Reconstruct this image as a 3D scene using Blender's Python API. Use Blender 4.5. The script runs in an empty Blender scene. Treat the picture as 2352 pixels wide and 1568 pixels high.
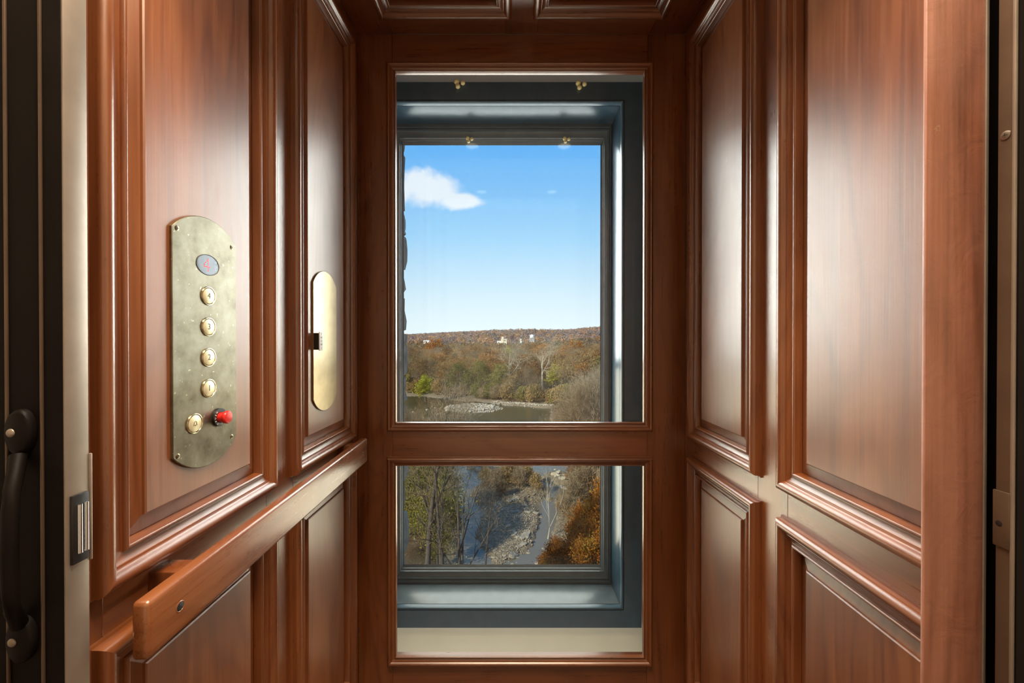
import bpy, bmesh, math, random
import numpy as np
from mathutils import Matrix, Vector

C = bpy.context.scene.collection
SC = bpy.context.scene
R = math.radians
E = 1.17                     # eye height above the cab floor

# ------------------------------------------------------------------ camera
cam_d = bpy.data.cameras.new('camera')
cam_d.sensor_width = 36.0
cam_d.lens = 940.0 / 2352.0 * 36.0
cam_d.clip_start = 0.02
cam_d.clip_end = 6000
cam = bpy.data.objects.new('camera', cam_d)
cam.location = (0, 0, E)
cam.rotation_euler = (R(89.7), 0, 0)
C.objects.link(cam)
SC.camera = cam

# ------------------------------------------------------------------ exposure / colour
SC.view_settings.view_transform = 'Standard'
SC.view_settings.look = 'None'
SC.view_settings.gamma = 1.0
SC.view_settings.use_curve_mapping = False
SC.view_settings.exposure = 0.0
SC.cycles.use_denoising = True
SC.cycles.max_bounces = 8
SC.cycles.diffuse_bounces = 6
SC.cycles.glossy_bounces = 5
SC.cycles.transmission_bounces = 8
SC.cycles.transparent_max_bounces = 24
SC.cycles.sample_clamp_indirect = 6.0

SKY_GAIN = 1.25
SUN_POWER = 8.0
LANDING_FILL_POWER = 56.0
WINDOW_FILL_POWER = 14.0
LOWER_FILL_POWER = 8.5
SHAFT_FILL_POWER = 12.0
FILL_SPOT_POWER = 28.0




# ------------------------------------------------------------------ node helpers
def nd(nt, typ, **kw):
    n = nt.nodes.new(typ)
    for k, v in kw.items():
        if k.startswith('i_'):
            key = k[2:]
            key = int(key) if key.isdigit() else key.replace('_', ' ')
            n.inputs[key].default_value = v
        else:
            setattr(n, k, v)
    return n


def lk(nt, a, b):
    nt.links.new(a, b)


def math_n(nt, op, a, b=None, c=None, clamp=False):
    n = nt.nodes.new('ShaderNodeMath')
    n.operation = op
    n.use_clamp = clamp
    for i, v in enumerate((a, b, c)):
        if v is None:
            continue
        if isinstance(v, (int, float)):
            n.inputs[i].default_value = v
        else:
            nt.links.new(v, n.inputs[i])
    return n.outputs[0]


def ramp(nt, fac, stops):
    n = nt.nodes.new('ShaderNodeValToRGB')
    el = n.color_ramp.elements
    while len(el) < len(stops):
        el.new(0.5)
    for e, (p, c) in zip(el, stops):
        e.position = p
        e.color = (*c, 1) if len(c) == 3 else c
    nt.links.new(fac, n.inputs[0])
    return n.outputs[0]


def mixc(nt, fac, a, b, mode='MIX'):
    n = nt.nodes.new('ShaderNodeMix')
    n.data_type = 'RGBA'
    n.blend_type = mode
    n.clamp_factor = True
    for i, v in ((0, fac), (6, a), (7, b)):
        if isinstance(v, (int, float)):
            n.inputs[i].default_value = v
        elif isinstance(v, tuple):
            n.inputs[i].default_value = (*v, 1) if len(v) == 3 else v
        else:
            nt.links.new(v, n.inputs[i])
    return n.outputs[2]


# ------------------------------------------------------------------ world: clear autumn sky with one small cloud
w = bpy.data.worlds.new('sky')
SC.world = w
w.use_nodes = True
nt = w.node_tree
nt.nodes.clear()
tc = nd(nt, 'ShaderNodeTexCoord')
sep = nd(nt, 'ShaderNodeSeparateXYZ')
lk(nt, tc.outputs['Generated'], sep.inputs[0])
zz = math_n(nt, 'ADD', sep.outputs[2], 0.0, clamp=True)
sky = ramp(nt, zz, [(0.0, (0.90, 0.95, 1.0)), (0.083, (0.74, 0.86, 0.97)), (0.237, (0.37, 0.66, 0.96)),
                    (0.44, (0.115, 0.43, 0.93)), (1.0, (0.15, 0.35, 0.74))])
nz = nd(nt, 'ShaderNodeTexNoise', i_Scale=13.0, i_Detail=7.0, i_Roughness=0.55)
lk(nt, tc.outputs['Generated'], nz.inputs['Vector'])
nz2 = nd(nt, 'ShaderNodeTexNoise', i_Scale=34.0, i_Detail=5.0, i_Roughness=0.6)
lk(nt, tc.outputs['Generated'], nz2.inputs['Vector'])


def lobe(cx, cz, sx, sz):
    dx = math_n(nt, 'DIVIDE', math_n(nt, 'SUBTRACT', sep.outputs[0], cx), sx)
    dz = math_n(nt, 'DIVIDE', math_n(nt, 'SUBTRACT', sep.outputs[2], cz), sz)
    return math_n(nt, 'SQRT', math_n(nt, 'ADD', math_n(nt, 'MULTIPLY', dx, dx), math_n(nt, 'MULTIPLY', dz, dz)))


d = math_n(nt, 'MINIMUM', math_n(nt, 'MINIMUM', lobe(-0.192, 0.338, 0.082, 0.038), lobe(-0.118, 0.318, 0.062, 0.019)), lobe(-0.28, 0.335, 0.10, 0.038))
d = math_n(nt, 'ADD', d, math_n(nt, 'MULTIPLY', math_n(nt, 'SUBTRACT', nz.outputs[0], 0.5), 1.15))
d = math_n(nt, 'ADD', d, math_n(nt, 'MULTIPLY', math_n(nt, 'SUBTRACT', nz2.outputs[0], 0.5), 0.7))
mr = nd(nt, 'ShaderNodeMapRange', interpolation_type='SMOOTHSTEP')
mr.inputs[1].default_value = 1.12
mr.inputs[2].default_value = 0.55
mr.inputs[3].default_value = 0.0
mr.inputs[4].default_value = 0.94
lk(nt, d, mr.inputs[0])
cl = math_n(nt, 'MULTIPLY', mr.outputs[0], math_n(nt, 'GREATER_THAN', sep.outputs[1], 0.0))
colr = mixc(nt, cl, sky, (0.90, 0.90, 0.98))
below = math_n(nt, 'LESS_THAN', sep.outputs[2], -0.02)
colr = mixc(nt, below, colr, (0.16, 0.13, 0.09))
bg = nd(nt, 'ShaderNodeBackground', i_Strength=SKY_GAIN)
lk(nt, colr, bg.inputs[0])
wo = nd(nt, 'ShaderNodeOutputWorld')
lk(nt, bg.outputs[0], wo.inputs[0])

# ------------------------------------------------------------------ sun (behind the building, to the left) and the added lamps
sd = bpy.data.lights.new('sun', 'SUN')
sd.energy = SUN_POWER
sd.angle = R(0.6)
sd.color = (1.0, 0.88, 0.70)
sun = bpy.data.objects.new('sun', sd)
sun.rotation_euler = Vector((0.62, 0.55, -0.52)).to_track_quat('-Z', 'Y').to_euler()
C.objects.link(sun)

kd = bpy.data.lights.new('window_fill_lamp', 'AREA')      # added area lamp outside the pane, boosting the sky's light indoors
kd.shape = 'RECTANGLE'
kd.size, kd.size_y = 0.80, 0.90
kd.spread = R(125)
kd.energy = WINDOW_FILL_POWER
kd.color = (1.0, 0.97, 0.95)
skl = bpy.data.objects.new('window_fill_lamp', kd)
skl.location = (-0.038, 1.64, E + 0.36)
skl.rotation_euler = Vector((0.0, -1.0, -0.12)).to_track_quat('-Z', 'Y').to_euler()
C.objects.link(skl)

gd = bpy.data.lights.new('lower_fill_lamp', 'AREA')      # second added lamp outside the pane, brightening the lower cab walls
gd.shape = 'RECTANGLE'
gd.size, gd.size_y = 0.80, 0.72
gd.energy = LOWER_FILL_POWER
gd.color = (1.0, 0.88, 0.70)
gdo = bpy.data.objects.new('lower_fill_lamp', gd)
gdo.location = (-0.038, 1.64, E - 0.48)
gdo.rotation_euler = Vector((0.0, -1.0, 0.0)).to_track_quat('-Z', 'Y').to_euler()
C.objects.link(gdo)

ld = bpy.data.lights.new('landing_fill_lamp', 'AREA')  # lamp added out of view to brighten the return and side walls
ld.shape = 'RECTANGLE'
ld.size, ld.size_y = 1.0, 0.14
ld.energy = LANDING_FILL_POWER
ld.color = (1.0, 0.82, 0.62)
lamp = bpy.data.objects.new('landing_fill_lamp', ld)
lamp.location = (0.03, 0.15, 2.58)
C.objects.link(lamp)
ud = bpy.data.lights.new('shaft_fill_lamp', 'AREA')       # added lamp under the cab's rear edge, brightening the lower plaster
ud.shape = 'RECTANGLE'
ud.size, ud.size_y = 1.0, 0.08
ud.energy = SHAFT_FILL_POWER
ud.color = (1.0, 0.97, 0.90)
shaft_fill = bpy.data.objects.new('shaft_fill_lamp', ud)
shaft_fill.location = (-0.05, 1.345, -0.42)
shaft_fill.rotation_euler = (R(180), 0, 0)
C.objects.link(shaft_fill)

FILL_SPOTS = ((-0.19, 0.58), (0.25, 0.58))               # two spots added in the unseen ceiling front to brighten the cab
for dx_, dy_ in FILL_SPOTS:
    pd = bpy.data.lights.new('ceiling_fill_spot', 'SPOT')
    pd.energy = FILL_SPOT_POWER
    pd.spot_size = R(98)
    pd.spot_blend = 0.7
    pd.shadow_soft_size = 0.025
    pd.color = (1.0, 0.83, 0.64)
    po = bpy.data.objects.new('ceiling_fill_spot', pd)
    po.location = (dx_, dy_, E + 0.93 - 0.012)
    po.rotation_euler = (R(-10), 0, 0)
    C.objects.link(po)


# ------------------------------------------------------------------ materials
def new_mat(name):
    m = bpy.data.materials.new(name)
    m.use_nodes = True
    nt = m.node_tree
    nt.nodes.clear()
    out = nd(nt, 'ShaderNodeOutputMaterial')
    b = nd(nt, 'ShaderNodeBsdfPrincipled')
    lk(nt, b.outputs[0], out.inputs[0])
    return m, nt, b, out


def plain(name, col, rough=0.5, metal=0.0, spec=0.5, noise=0.0, scale=20.0, bump=0.0, ior=1.5):
    m, nt, b, _ = new_mat(name)
    b.inputs['Base Color'].default_value = (*col, 1)
    b.inputs['Roughness'].default_value = rough
    b.inputs['Metallic'].default_value = metal
    b.inputs['IOR'].default_value = ior
    b.inputs['Specular IOR Level'].default_value = spec
    if noise or bump:
        t = nd(nt, 'ShaderNodeTexCoord')
        n = nd(nt, 'ShaderNodeTexNoise', i_Scale=scale, i_Detail=5.0, i_Roughness=0.6)
        lk(nt, t.outputs['Object'], n.inputs['Vector'])
        if noise:
            lo = tuple(c * (1 - noise) for c in col)
            hi = tuple(min(1, c * (1 + noise)) for c in col)
            lk(nt, ramp(nt, n.outputs[0], [(0.3, lo), (0.7, hi)]), b.inputs['Base Color'])
        if bump:
            bp = nd(nt, 'ShaderNodeBump', i_Strength=bump, i_Distance=0.002)
            lk(nt, n.outputs[0], bp.inputs['Height'])
            lk(nt, bp.outputs[0], b.inputs['Normal'])
    return m


def wood(name, axis, dark=(0.085, 0.018, 0.004), mid=(0.165, 0.045, 0.010), light=(0.25, 0.080, 0.021), rough=0.30, ior=2.1,
         grain=1.0, mottle=0.0):
    """Lacquered cherry; the grain runs along AXIS (0, 1, 2)."""
    m, nt, b, _ = new_mat(name)
    t = nd(nt, 'ShaderNodeTexCoord')
    oi = nd(nt, 'ShaderNodeObjectInfo')
    off = nd(nt, 'ShaderNodeVectorMath', operation='SCALE')
    off.inputs[0].default_value = (37.1, 21.7, 53.3)
    lk(nt, oi.outputs['Random'], off.inputs['Scale'])
    add = nd(nt, 'ShaderNodeVectorMath', operation='ADD')
    lk(nt, t.outputs['Object'], add.inputs[0])
    lk(nt, off.outputs[0], add.inputs[1])

    def mapped(s, stretch):
        mp = nd(nt, 'ShaderNodeMapping')
        sc = [s, s, s]
        sc[axis] = s * stretch
        mp.inputs['Scale'].default_value = sc
        lk(nt, add.outputs[0], mp.inputs['Vector'])
        return mp.outputs[0]
    broad = nd(nt, 'ShaderNodeTexNoise', i_Scale=1.0, i_Detail=3.0, i_Roughness=0.5, i_Distortion=0.2)
    lk(nt, mapped(9.0, 0.14), broad.inputs['Vector'])
    fine = nd(nt, 'ShaderNodeTexNoise', i_Scale=1.0, i_Detail=6.0, i_Roughness=0.65)
    lk(nt, mapped(150.0, 0.022), fine.inputs['Vector'])
    ring = nd(nt, 'ShaderNodeTexNoise', i_Scale=1.0, i_Detail=1.5, i_Roughness=0.4, i_Distortion=0.3)
    lk(nt, mapped(6.5, 0.17), ring.inputs['Vector'])
    rr = math_n(nt, 'ABSOLUTE', math_n(nt, 'SINE', math_n(nt, 'MULTIPLY', ring.outputs[0], 42.0)))
    rr = math_n(nt, 'POWER', rr, 6.0)                          # soft dark lines of the cathedral grain
    v = math_n(nt, 'ADD', math_n(nt, 'MULTIPLY', broad.outputs[0], 0.62), math_n(nt, 'MULTIPLY', fine.outputs[0], 0.38 * grain))
    v = math_n(nt, 'SUBTRACT', v, math_n(nt, 'MULTIPLY', rr, 0.085 * grain))
    col = ramp(nt, v, [(0.25, dark), (0.47, mid), (0.68, light)])
    # wear: small pale scuffs and dings
    vo = nd(nt, 'ShaderNodeTexVoronoi', i_Scale=11.0)
    lk(nt, add.outputs[0], vo.inputs['Vector'])
    sp = nd(nt, 'ShaderNodeTexNoise', i_Scale=300.0, i_Detail=2.0)
    lk(nt, t.outputs['Object'], sp.inputs['Vector'])
    sepc = nd(nt, 'ShaderNodeSeparateColor')
    lk(nt, vo.outputs['Color'], sepc.inputs[0])
    near = math_n(nt, 'LESS_THAN', vo.outputs['Distance'], 0.085)
    ding = math_n(nt, 'MULTIPLY', near, math_n(nt, 'GREATER_THAN', sepc.outputs[0], 0.80))
    ding = math_n(nt, 'MULTIPLY', ding, math_n(nt, 'GREATER_THAN', sp.outputs[0], 0.56))
    col = mixc(nt, math_n(nt, 'MULTIPLY', ding, 0.6), col, (0.30, 0.17, 0.10))
    lk(nt, col, b.inputs['Base Color'])
    rn = nd(nt, 'ShaderNodeTexNoise', i_Scale=9.0, i_Detail=4.0, i_Roughness=0.6)
    lk(nt, add.outputs[0], rn.inputs['Vector'])
    rough_v = math_n(nt, 'ADD', rough - 0.13, math_n(nt, 'MULTIPLY', rn.outputs[0], 0.10 + mottle))
    rough_v = math_n(nt, 'ADD', rough_v, math_n(nt, 'MULTIPLY', fine.outputs[0], 0.16))
    lk(nt, rough_v, b.inputs['Roughness'])
    b.inputs['IOR'].default_value = ior
    b.inputs['Specular Tint'].default_value = (1.0, 0.93, 0.84, 1)
    h = math_n(nt, 'SUBTRACT', math_n(nt, 'MULTIPLY', fine.outputs[0], 0.6), ding)
    if mottle:
        mo = nd(nt, 'ShaderNodeTexNoise', i_Scale=26.0, i_Detail=5.0, i_Roughness=0.6, i_Distortion=1.2)
        lk(nt, add.outputs[0], mo.inputs['Vector'])
        h = math_n(nt, 'ADD', h, math_n(nt, 'MULTIPLY', mo.outputs[0], 3.0))
    bp = nd(nt, 'ShaderNodeBump', i_Strength=0.22, i_Distance=0.001)
    lk(nt, h, bp.inputs['Height'])
    lk(nt, bp.outputs[0], b.inputs['Normal'])
    return m


W = [wood('cherry_grain_%s' % 'xyz'[i], i) for i in range(3)]
WP = wood("cherry_panel", 2, rough=0.37)
WR = wood('cherry_rail', 1, dark=(0.085, 0.021, 0.006), mid=(0.19, 0.056, 0.015), light=(0.29, 0.10, 0.032), rough=0.29)
WB = W
WJ = wood('hazed_cherry', 2, mid=(0.27, 0.090, 0.045), light=(0.40, 0.16, 0.10), rough=0.34, ior=2.1, mottle=0.45)  # paler, pinkish cherry: the landing's reflected haze is put into the colour

m, nt, b, _ = new_mat('aged_brass')
t = nd(nt, 'ShaderNodeTexCoord')
n1 = nd(nt, 'ShaderNodeTexNoise', i_Scale=28.0, i_Detail=6.0, i_Roughness=0.6)
lk(nt, t.outputs['Object'], n1.inputs['Vector'])
n2 = nd(nt, 'ShaderNodeTexNoise', i_Scale=170.0, i_Detail=3.0)
lk(nt, t.outputs['Object'], n2.inputs['Vector'])
c = ramp(nt, n1.outputs[0], [(0.3, (0.125, 0.105, 0.068)), (0.5, (0.205, 0.178, 0.122)), (0.7, (0.27, 0.25, 0.19))])
c = mixc(nt, math_n(nt, 'GREATER_THAN', n2.outputs[0], 0.70), c, (0.42, 0.385, 0.29))
lk(nt, c, b.inputs['Base Color'])
b.inputs['Metallic'].default_value = 0.9
lk(nt, math_n(nt, 'ADD', 0.24, math_n(nt, 'MULTIPLY', n1.outputs[0], 0.26)), b.inputs['Roughness'])
M_BRASS = m
M_BRASS_L = plain('satin_brass', (0.36, 0.28, 0.165), 0.30, 1.0, noise=0.12, scale=30)
M_BUTTON = plain('pale_brass_button', (0.80, 0.70, 0.44), 0.42, 0.55, noise=0.05, scale=60)
M_RING = plain('polished_brass_ring', (0.86, 0.76, 0.50), 0.18, 1.0)
M_DARKLINE = plain('dark_engraving', (0.05, 0.045, 0.03), 0.6)
M_BLACK = plain('black_plastic', (0.012, 0.011, 0.011), 0.4)
M_RED = plain('red_button_plastic', (0.55, 0.02, 0.015), 0.28)
M_WHITE = plain('white_print', (0.80, 0.78, 0.74), 0.5)
M_CHROME = plain('chrome', (0.75, 0.77, 0.80), 0.12, 1.0)
M_STEEL = plain('dull_screw_steel', (0.42, 0.38, 0.33), 0.35, 1.0)
M_BRONZE_D = plain('gap_shade_dark', (0.006, 0.004, 0.003), 0.5, 0.0, 0.12, noise=0.25, scale=14)
M_BRONZE_L = plain('light_bronze', (0.30, 0.245, 0.195), 0.42, 0.55, noise=0.15, scale=12)
M_BRONZE_M = plain('brown_bronze', (0.13, 0.085, 0.055), 0.40, 0.5, noise=0.15, scale=12)
M_SLATE = plain('slate_blue_paint', (0.040, 0.090, 0.130), 0.30, noise=0.12, scale=25, bump=0.04, ior=1.7)
M_SASH = plain('grey_blue_sash_paint', (0.115, 0.150, 0.170), 0.28, noise=0.12, scale=25, ior=1.7)
M_SILL = plain('pale_sub_sill_paint', (0.60, 0.62, 0.60), 0.5)
M_CREAM = plain('cream_plaster', (0.66, 0.64, 0.52), 0.8, noise=0.04, scale=9)
M_HALL = plain('landing_wall_paint', (0.70, 0.64, 0.56), 0.8)
M_STONE = plain('rough_grey_stone', (0.23, 0.21, 0.18), 0.9, noise=0.35, scale=30, bump=0.5)
M_MORTAR = plain('mortar', (0.32, 0.31, 0.29), 0.95, noise=0.1, scale=40)
M_REFLECTION_GOLD = plain('reflection_gold', (0.95, 0.76, 0.36), 0.35, 0.0)  # colour of the lamp reflections shaped as beads
M_EDGE = plain('worn_varnish_edge', (0.62, 0.58, 0.54), 0.45)
M_FLOOR = plain('cab_floor', (0.10, 0.06, 0.035), 0.4, noise=0.2, scale=12)

# display glass: dark blue
M_DISP = plain('display_glass', (0.012, 0.02, 0.06), 0.06, ior=1.6)
m, nt, b, _ = new_mat('red_led')
b.inputs['Base Color'].default_value = (0.5, 0.0, 0.0, 1)
b.inputs['Emission Color'].default_value = (1.0, 0.03, 0.05, 1)
b.inputs['Emission Strength'].default_value = 1.6
M_LED = m


def glass_mat(name, tint, ior=1.45, dust=0.0):
    m, nt, b, out = new_mat(name)
    nt.nodes.remove(b)
    tr = nd(nt, 'ShaderNodeBsdfTransparent')
    tr.inputs[0].default_value = (*tint, 1)
    gl = nd(nt, 'ShaderNodeBsdfGlossy', i_Roughness=0.0)
    lw_ = nd(nt, 'ShaderNodeLayerWeight')                 # same reflectance from both faces of the pane
    fr = math_n(nt, 'ADD', 0.03, math_n(nt, 'MULTIPLY', math_n(nt, 'POWER', lw_.outputs['Facing'], 5.0), 0.9))
    mx = nd(nt, 'ShaderNodeMixShader')
    lk(nt, fr, mx.inputs[0])
    lk(nt, tr.outputs[0], mx.inputs[1])
    lk(nt, gl.outputs[0], mx.inputs[2])
    last = mx.outputs[0]
    if dust:
        df = nd(nt, 'ShaderNodeBsdfTranslucent')
        df.inputs[0].default_value = (0.8, 0.85, 0.9, 1)
        t = nd(nt, 'ShaderNodeTexCoord')
        n = nd(nt, 'ShaderNodeTexNoise', i_Scale=7.0, i_Detail=6.0, i_Roughness=0.7)
        lk(nt, t.outputs['Object'], n.inputs['Vector'])
        m2 = nd(nt, 'ShaderNodeMixShader')
        lk(nt, math_n(nt, 'MULTIPLY', n.outputs[0], dust), m2.inputs[0])
        lk(nt, last, m2.inputs[1])
        lk(nt, df.outputs[0], m2.inputs[2])
        last = m2.outputs[0]
    lk(nt, last, out.inputs[0])
    return m


M_GLASS_CAB = glass_mat('clear_cab_glass', (0.96, 0.98, 0.97))
M_GLASS_OUT = glass_mat('outer_window_glass', (0.94, 0.97, 0.97))


# ------------------------------------------------------------------ object helpers
def link(name, me, mat=None, parent=None):
    o = bpy.data.objects.new(name, me)
    C.objects.link(o)
    if mat is not None and me is not None and hasattr(me, 'materials') and not len(me.materials):
        me.materials.append(mat)
    if parent is not None:
        o.parent = parent
        top = parent
        loc = parent.matrix_basis.translation.copy()
        while top.parent is not None:
            top = top.parent
            loc = top.matrix_basis.translation.copy()
        if top is parent:
            o.matrix_parent_inverse = Matrix.Translation(-loc)
    return o


def mesh(name, verts, faces, mat=None, parent=None, smooth=None):
    me = bpy.data.meshes.new(name)
    me.from_pydata([tuple(v) for v in verts], [], [tuple(f) for f in faces])
    bm = bmesh.new()
    bm.from_mesh(me)
    bmesh.ops.recalc_face_normals(bm, faces=bm.faces)
    bm.to_mesh(me)
    bm.free()
    if smooth is not None:
        me.polygons.foreach_set('use_smooth', [True] * len(me.polygons))
        me.set_sharp_from_angle(angle=R(smooth))
    return link(name, me, mat, parent)


def bm_obj(name, bm, mat=None, parent=None, smooth=None):
    me = bpy.data.meshes.new(name)
    bm.to_mesh(me)
    bm.free()
    if smooth is not None:
        me.polygons.foreach_set('use_smooth', [True] * len(me.polygons))
        me.set_sharp_from_angle(angle=R(smooth))
    return link(name, me, mat, parent)


def add_box(bm, x0, x1, y0, y1, z0, z1, bev=0.0, seg=2):
    r = bmesh.ops.create_cube(bm, size=1.0)
    vs = r['verts']
    for v in vs:
        v.co = Vector((x0 + (v.co.x + .5) * (x1 - x0), y0 + (v.co.y + .5) * (y1 - y0), z0 + (v.co.z + .5) * (z1 - z0)))
    if bev > 0:
        es = list({e for v in vs for e in v.link_edges})
        bmesh.ops.bevel(bm, geom=es, offset=bev, segments=seg, affect='EDGES', profile=0.5)


def box(name, x0, x1, y0, y1, z0, z1, mat, parent=None, bev=0.0, seg=2):
    bm = bmesh.new()
    add_box(bm, min(x0, x1), max(x0, x1), min(y0, y1), max(y0, y1), min(z0, z1), max(z0, z1), bev, seg)
    return bm_obj(name, bm, mat, parent, 40 if bev else None)


def fbox(name, F, a0, a1, b0, b1, h0, h1, mat, parent, bev=0.0008):
    p, q = F(a0, b0, h0), F(a1, b1, h1)
    return box(name, p[0], q[0], p[1], q[1], p[2], q[2], mat, parent, bev, 1)


def empty(name, loc):
    o = bpy.data.objects.new(name, None)
    o.empty_display_size = 0.05
    o.location = loc
    C.objects.link(o)
    return o


def tag(o, label, cat, group=None):
    o['label'] = label
    o['category'] = cat
    if group:
        o['group'] = group
    return o


def struct(o):
    o['kind'] = 'structure'
    return o


def tube(bm, pts, rad, n=10, cap=True):
    """Round bar along PTS; RAD a number or one per point."""
    pts = [Vector(p) for p in pts]
    rads = rad if isinstance(rad, (list, tuple)) else [rad] * len(pts)
    rings = []
    up = Vector((0.3, 0.2, 1)).normalized()
    for i, p in enumerate(pts):
        d = (pts[min(i + 1, len(pts) - 1)] - pts[max(i - 1, 0)]).normalized()
        if abs(d.dot(up)) > 0.99:
            up = Vector((1, 0, 0))
        s = d.cross(up).normalized()
        t = s.cross(d).normalized()
        rings.append([bm.verts.new(p + (s * math.cos(2 * math.pi * k / n) + t * math.sin(2 * math.pi * k / n)) * rads[i]) for k in range(n)])
    for i in range(len(rings) - 1):
        for k in range(n):
            bm.faces.new((rings[i][k], rings[i][(k + 1) % n], rings[i + 1][(k + 1) % n], rings[i + 1][k]))
    if cap:
        bm.faces.new(rings[0][::-1])
        bm.faces.new(rings[-1])


def lathe_x(bm, prof, cy, cz, n=32, sy=1.0, sz=1.0):
    """Turned shape about an axis along +X through (cy, cz); PROF is a list of (x, radius)."""
    rings = []
    for x, r in prof:
        if r < 1e-6:
            rings.append([bm.verts.new((x, cy, cz))])
        else:
            rings.append([bm.verts.new((x, cy + math.cos(2 * math.pi * k / n) * r * sy, cz + math.sin(2 * math.pi * k / n) * r * sz)) for k in range(n)])
    for a, b_ in zip(rings, rings[1:]):
        for k in range(n):
            k2 = (k + 1) % n
            if len(a) == 1 and len(b_) == 1:
                continue
            if len(b_) == 1:
                bm.faces.new((a[k], a[k2], b_[0]))
            elif len(a) == 1:
                bm.faces.new((a[0], b_[k2], b_[k]))
            else:
                bm.faces.new((a[k], a[k2], b_[k2], b_[k]))
    bmesh.ops.recalc_face_normals(bm, faces=bm.faces)


# ------------------------------------------------------------------ cab geometry
XL, XR = -0.472, 0.53          # side walls
YF, YB = 0.43, 1.253           # front edge and back wall
ZC = E + 0.93                  # ceiling


def F_left(a, b, h): return (XL + h, a, b)
def F_right(a, b, h): return (XR - h, a, b)
def F_ceil(a, b, h): return (a, b, ZC - h)
def F_back(a, b, h): return (a, YB - h, b)


def arc(cx, cy, r, a0, a1, n):
    return [(cx + r * math.cos(R(a0 + (a1 - a0) * i / n)), cy + r * math.sin(R(a0 + (a1 - a0) * i / n))) for i in range(n + 1)]


# bolection moulding section: (distance inwards from the outer edge, height above the boards)
PROF = [(0, 0), (0, 0.0035), (0.0028, 0.0045), (0.0034, 0.0085)] + \
       [(0.0125 + x, 0.0105 + y) for x, y in arc(0, 0, 0.0095, 168, 22, 9)] + \
       [(0.0235, 0.0122), (0.0240, 0.0102), (0.0262, 0.0102), (0.0266, 0.0088), (0.0290, 0.0072), (0.0325, 0.0058), (0.0360, 0.0052),
        (0.0385, 0.0054), (0.0388, 0.0072)] + [(0.0420 + x, 0.0072 + y) for x, y in arc(0, 0, 0.0030, 170, 0, 6)] + \
       [(0.0455, 0.0045), (0.0465, 0.0010), (0.0470, -0.0050)]
PROF_S = [(d * 0.62, h * 0.72) for d, h in PROF]


def moulding(F, a0, a1, b0, b1, prof, parent, mat_a, mat_b, name='moulding'):
    for side in range(4):
        vs = []
        for d_, h in prof:
            if side == 0:
                vs += [F(a0 + d_, b0 + d_, h), F(a1 - d_, b0 + d_, h)]
            elif side == 1:
                vs += [F(a1 - d_, b0 + d_, h), F(a1 - d_, b1 - d_, h)]
            elif side == 2:
                vs += [F(a1 - d_, b1 - d_, h), F(a0 + d_, b1 - d_, h)]
            else:
                vs += [F(a0 + d_, b1 - d_, h), F(a0 + d_, b0 + d_, h)]
        fs = [(2 * i, 2 * i + 1, 2 * i + 3, 2 * i + 2) for i in range(len(prof) - 1)]
        o = mesh(name, vs, fs, mat_a if side in (0, 2) else mat_b, parent, 32)


def raised_panel(F, a0, a1, b0, b1, parent, mat):
    rings = [(0.0445, -0.006), (0.046, -0.006), (0.070, 0.0005), (0.0703, 0.0038), (0.0722, 0.0052)]
    vs, fs = [], []
    for d_, h in rings:
        vs += [F(a0 + d_, b0 + d_, h), F(a1 - d_, b0 + d_, h), F(a1 - d_, b1 - d_, h), F(a0 + d_, b1 - d_, h)]
    for i in range(len(rings) - 1):
        for k in range(4):
            fs.append((4 * i + k, 4 * i + (k + 1) % 4, 4 * i + 4 + (k + 1) % 4, 4 * i + 4 + k))
    n = 4 * (len(rings) - 1)
    fs.append((n, n + 1, n + 2, n + 3))
    return mesh('panel', vs, fs, mat, parent)


B_UP, B_UPT = E - 0.293, E + 0.872
B_LO, B_LOB = E - 0.343, E - 1.02


def side_wall(name, F):
    x0, x1 = F(0, 0, -0.022)[0], F(0, 0, -0.05)[0]
    root = struct(box(name, x0, x1, YF, YB + 0.04, -0.02, ZC + 0.03, W[2]))
    f0 = YF if F is F_left else 0.462
    for a0, a1 in ((f0, 0.47), (0.785, 0.88), (1.19, YB + 0.03)):
        fbox('stile', F, a0, a1, 0.0, ZC, -0.022, 0.0, W[2], root)
    for a0, a1 in ((0.47, 0.785), (0.88, 1.19)):
        for b0, b1 in ((B_UPT - 0.02, ZC), (B_LO - 0.02, B_UP + 0.02), (0.0, B_LOB + 0.02)):
            fbox('rail', F, a0, a1, b0, b1, -0.022, 0.0, WR, root)
    for a0, a1 in ((0.45, 0.80), (0.865, 1.205)):
        for b0, b1 in ((B_UP, B_UPT), (B_LOB, B_LO)):
            p = raised_panel(F, a0, a1, b0, b1, root, WP)
            moulding(F, a0, a1, b0, b1, PROF, p, W[1], W[2])
    return root


wall_left = side_wall('wall_left', F_left)
wall_right = side_wall('wall_right', F_right)

# ceiling with two framed panels
ceil = struct(box('ceiling', XL - 0.05, XR + 0.05, YF, YB + 0.04, ZC + 0.022, ZC + 0.05, WB[1]))
CX = ((-0.382, 0.001), (0.057, 0.440))
CY0, CY1 = 0.50, 1.18
for a0, a1 in ((XL, CX[0][0] + 0.02), (CX[0][1] - 0.02, CX[1][0] + 0.02), (CX[1][1] - 0.02, XR)):
    fbox('stile', F_ceil, a0, a1, YF, YB, -0.022, 0, WB[1], ceil)
for a0, a1 in CX:
    for b0, b1 in ((YF, CY0 + 0.02), (CY1 - 0.02, YB)):
        fbox('rail', F_ceil, a0 + 0.02, a1 - 0.02, b0, b1, -0.022, 0, WB[0], ceil)
    p = raised_panel(F_ceil, a0, a1, CY0, CY1, ceil, W[1])
    moulding(F_ceil, a0, a1, CY0, CY1, PROF, p, W[0], W[1])

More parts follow.
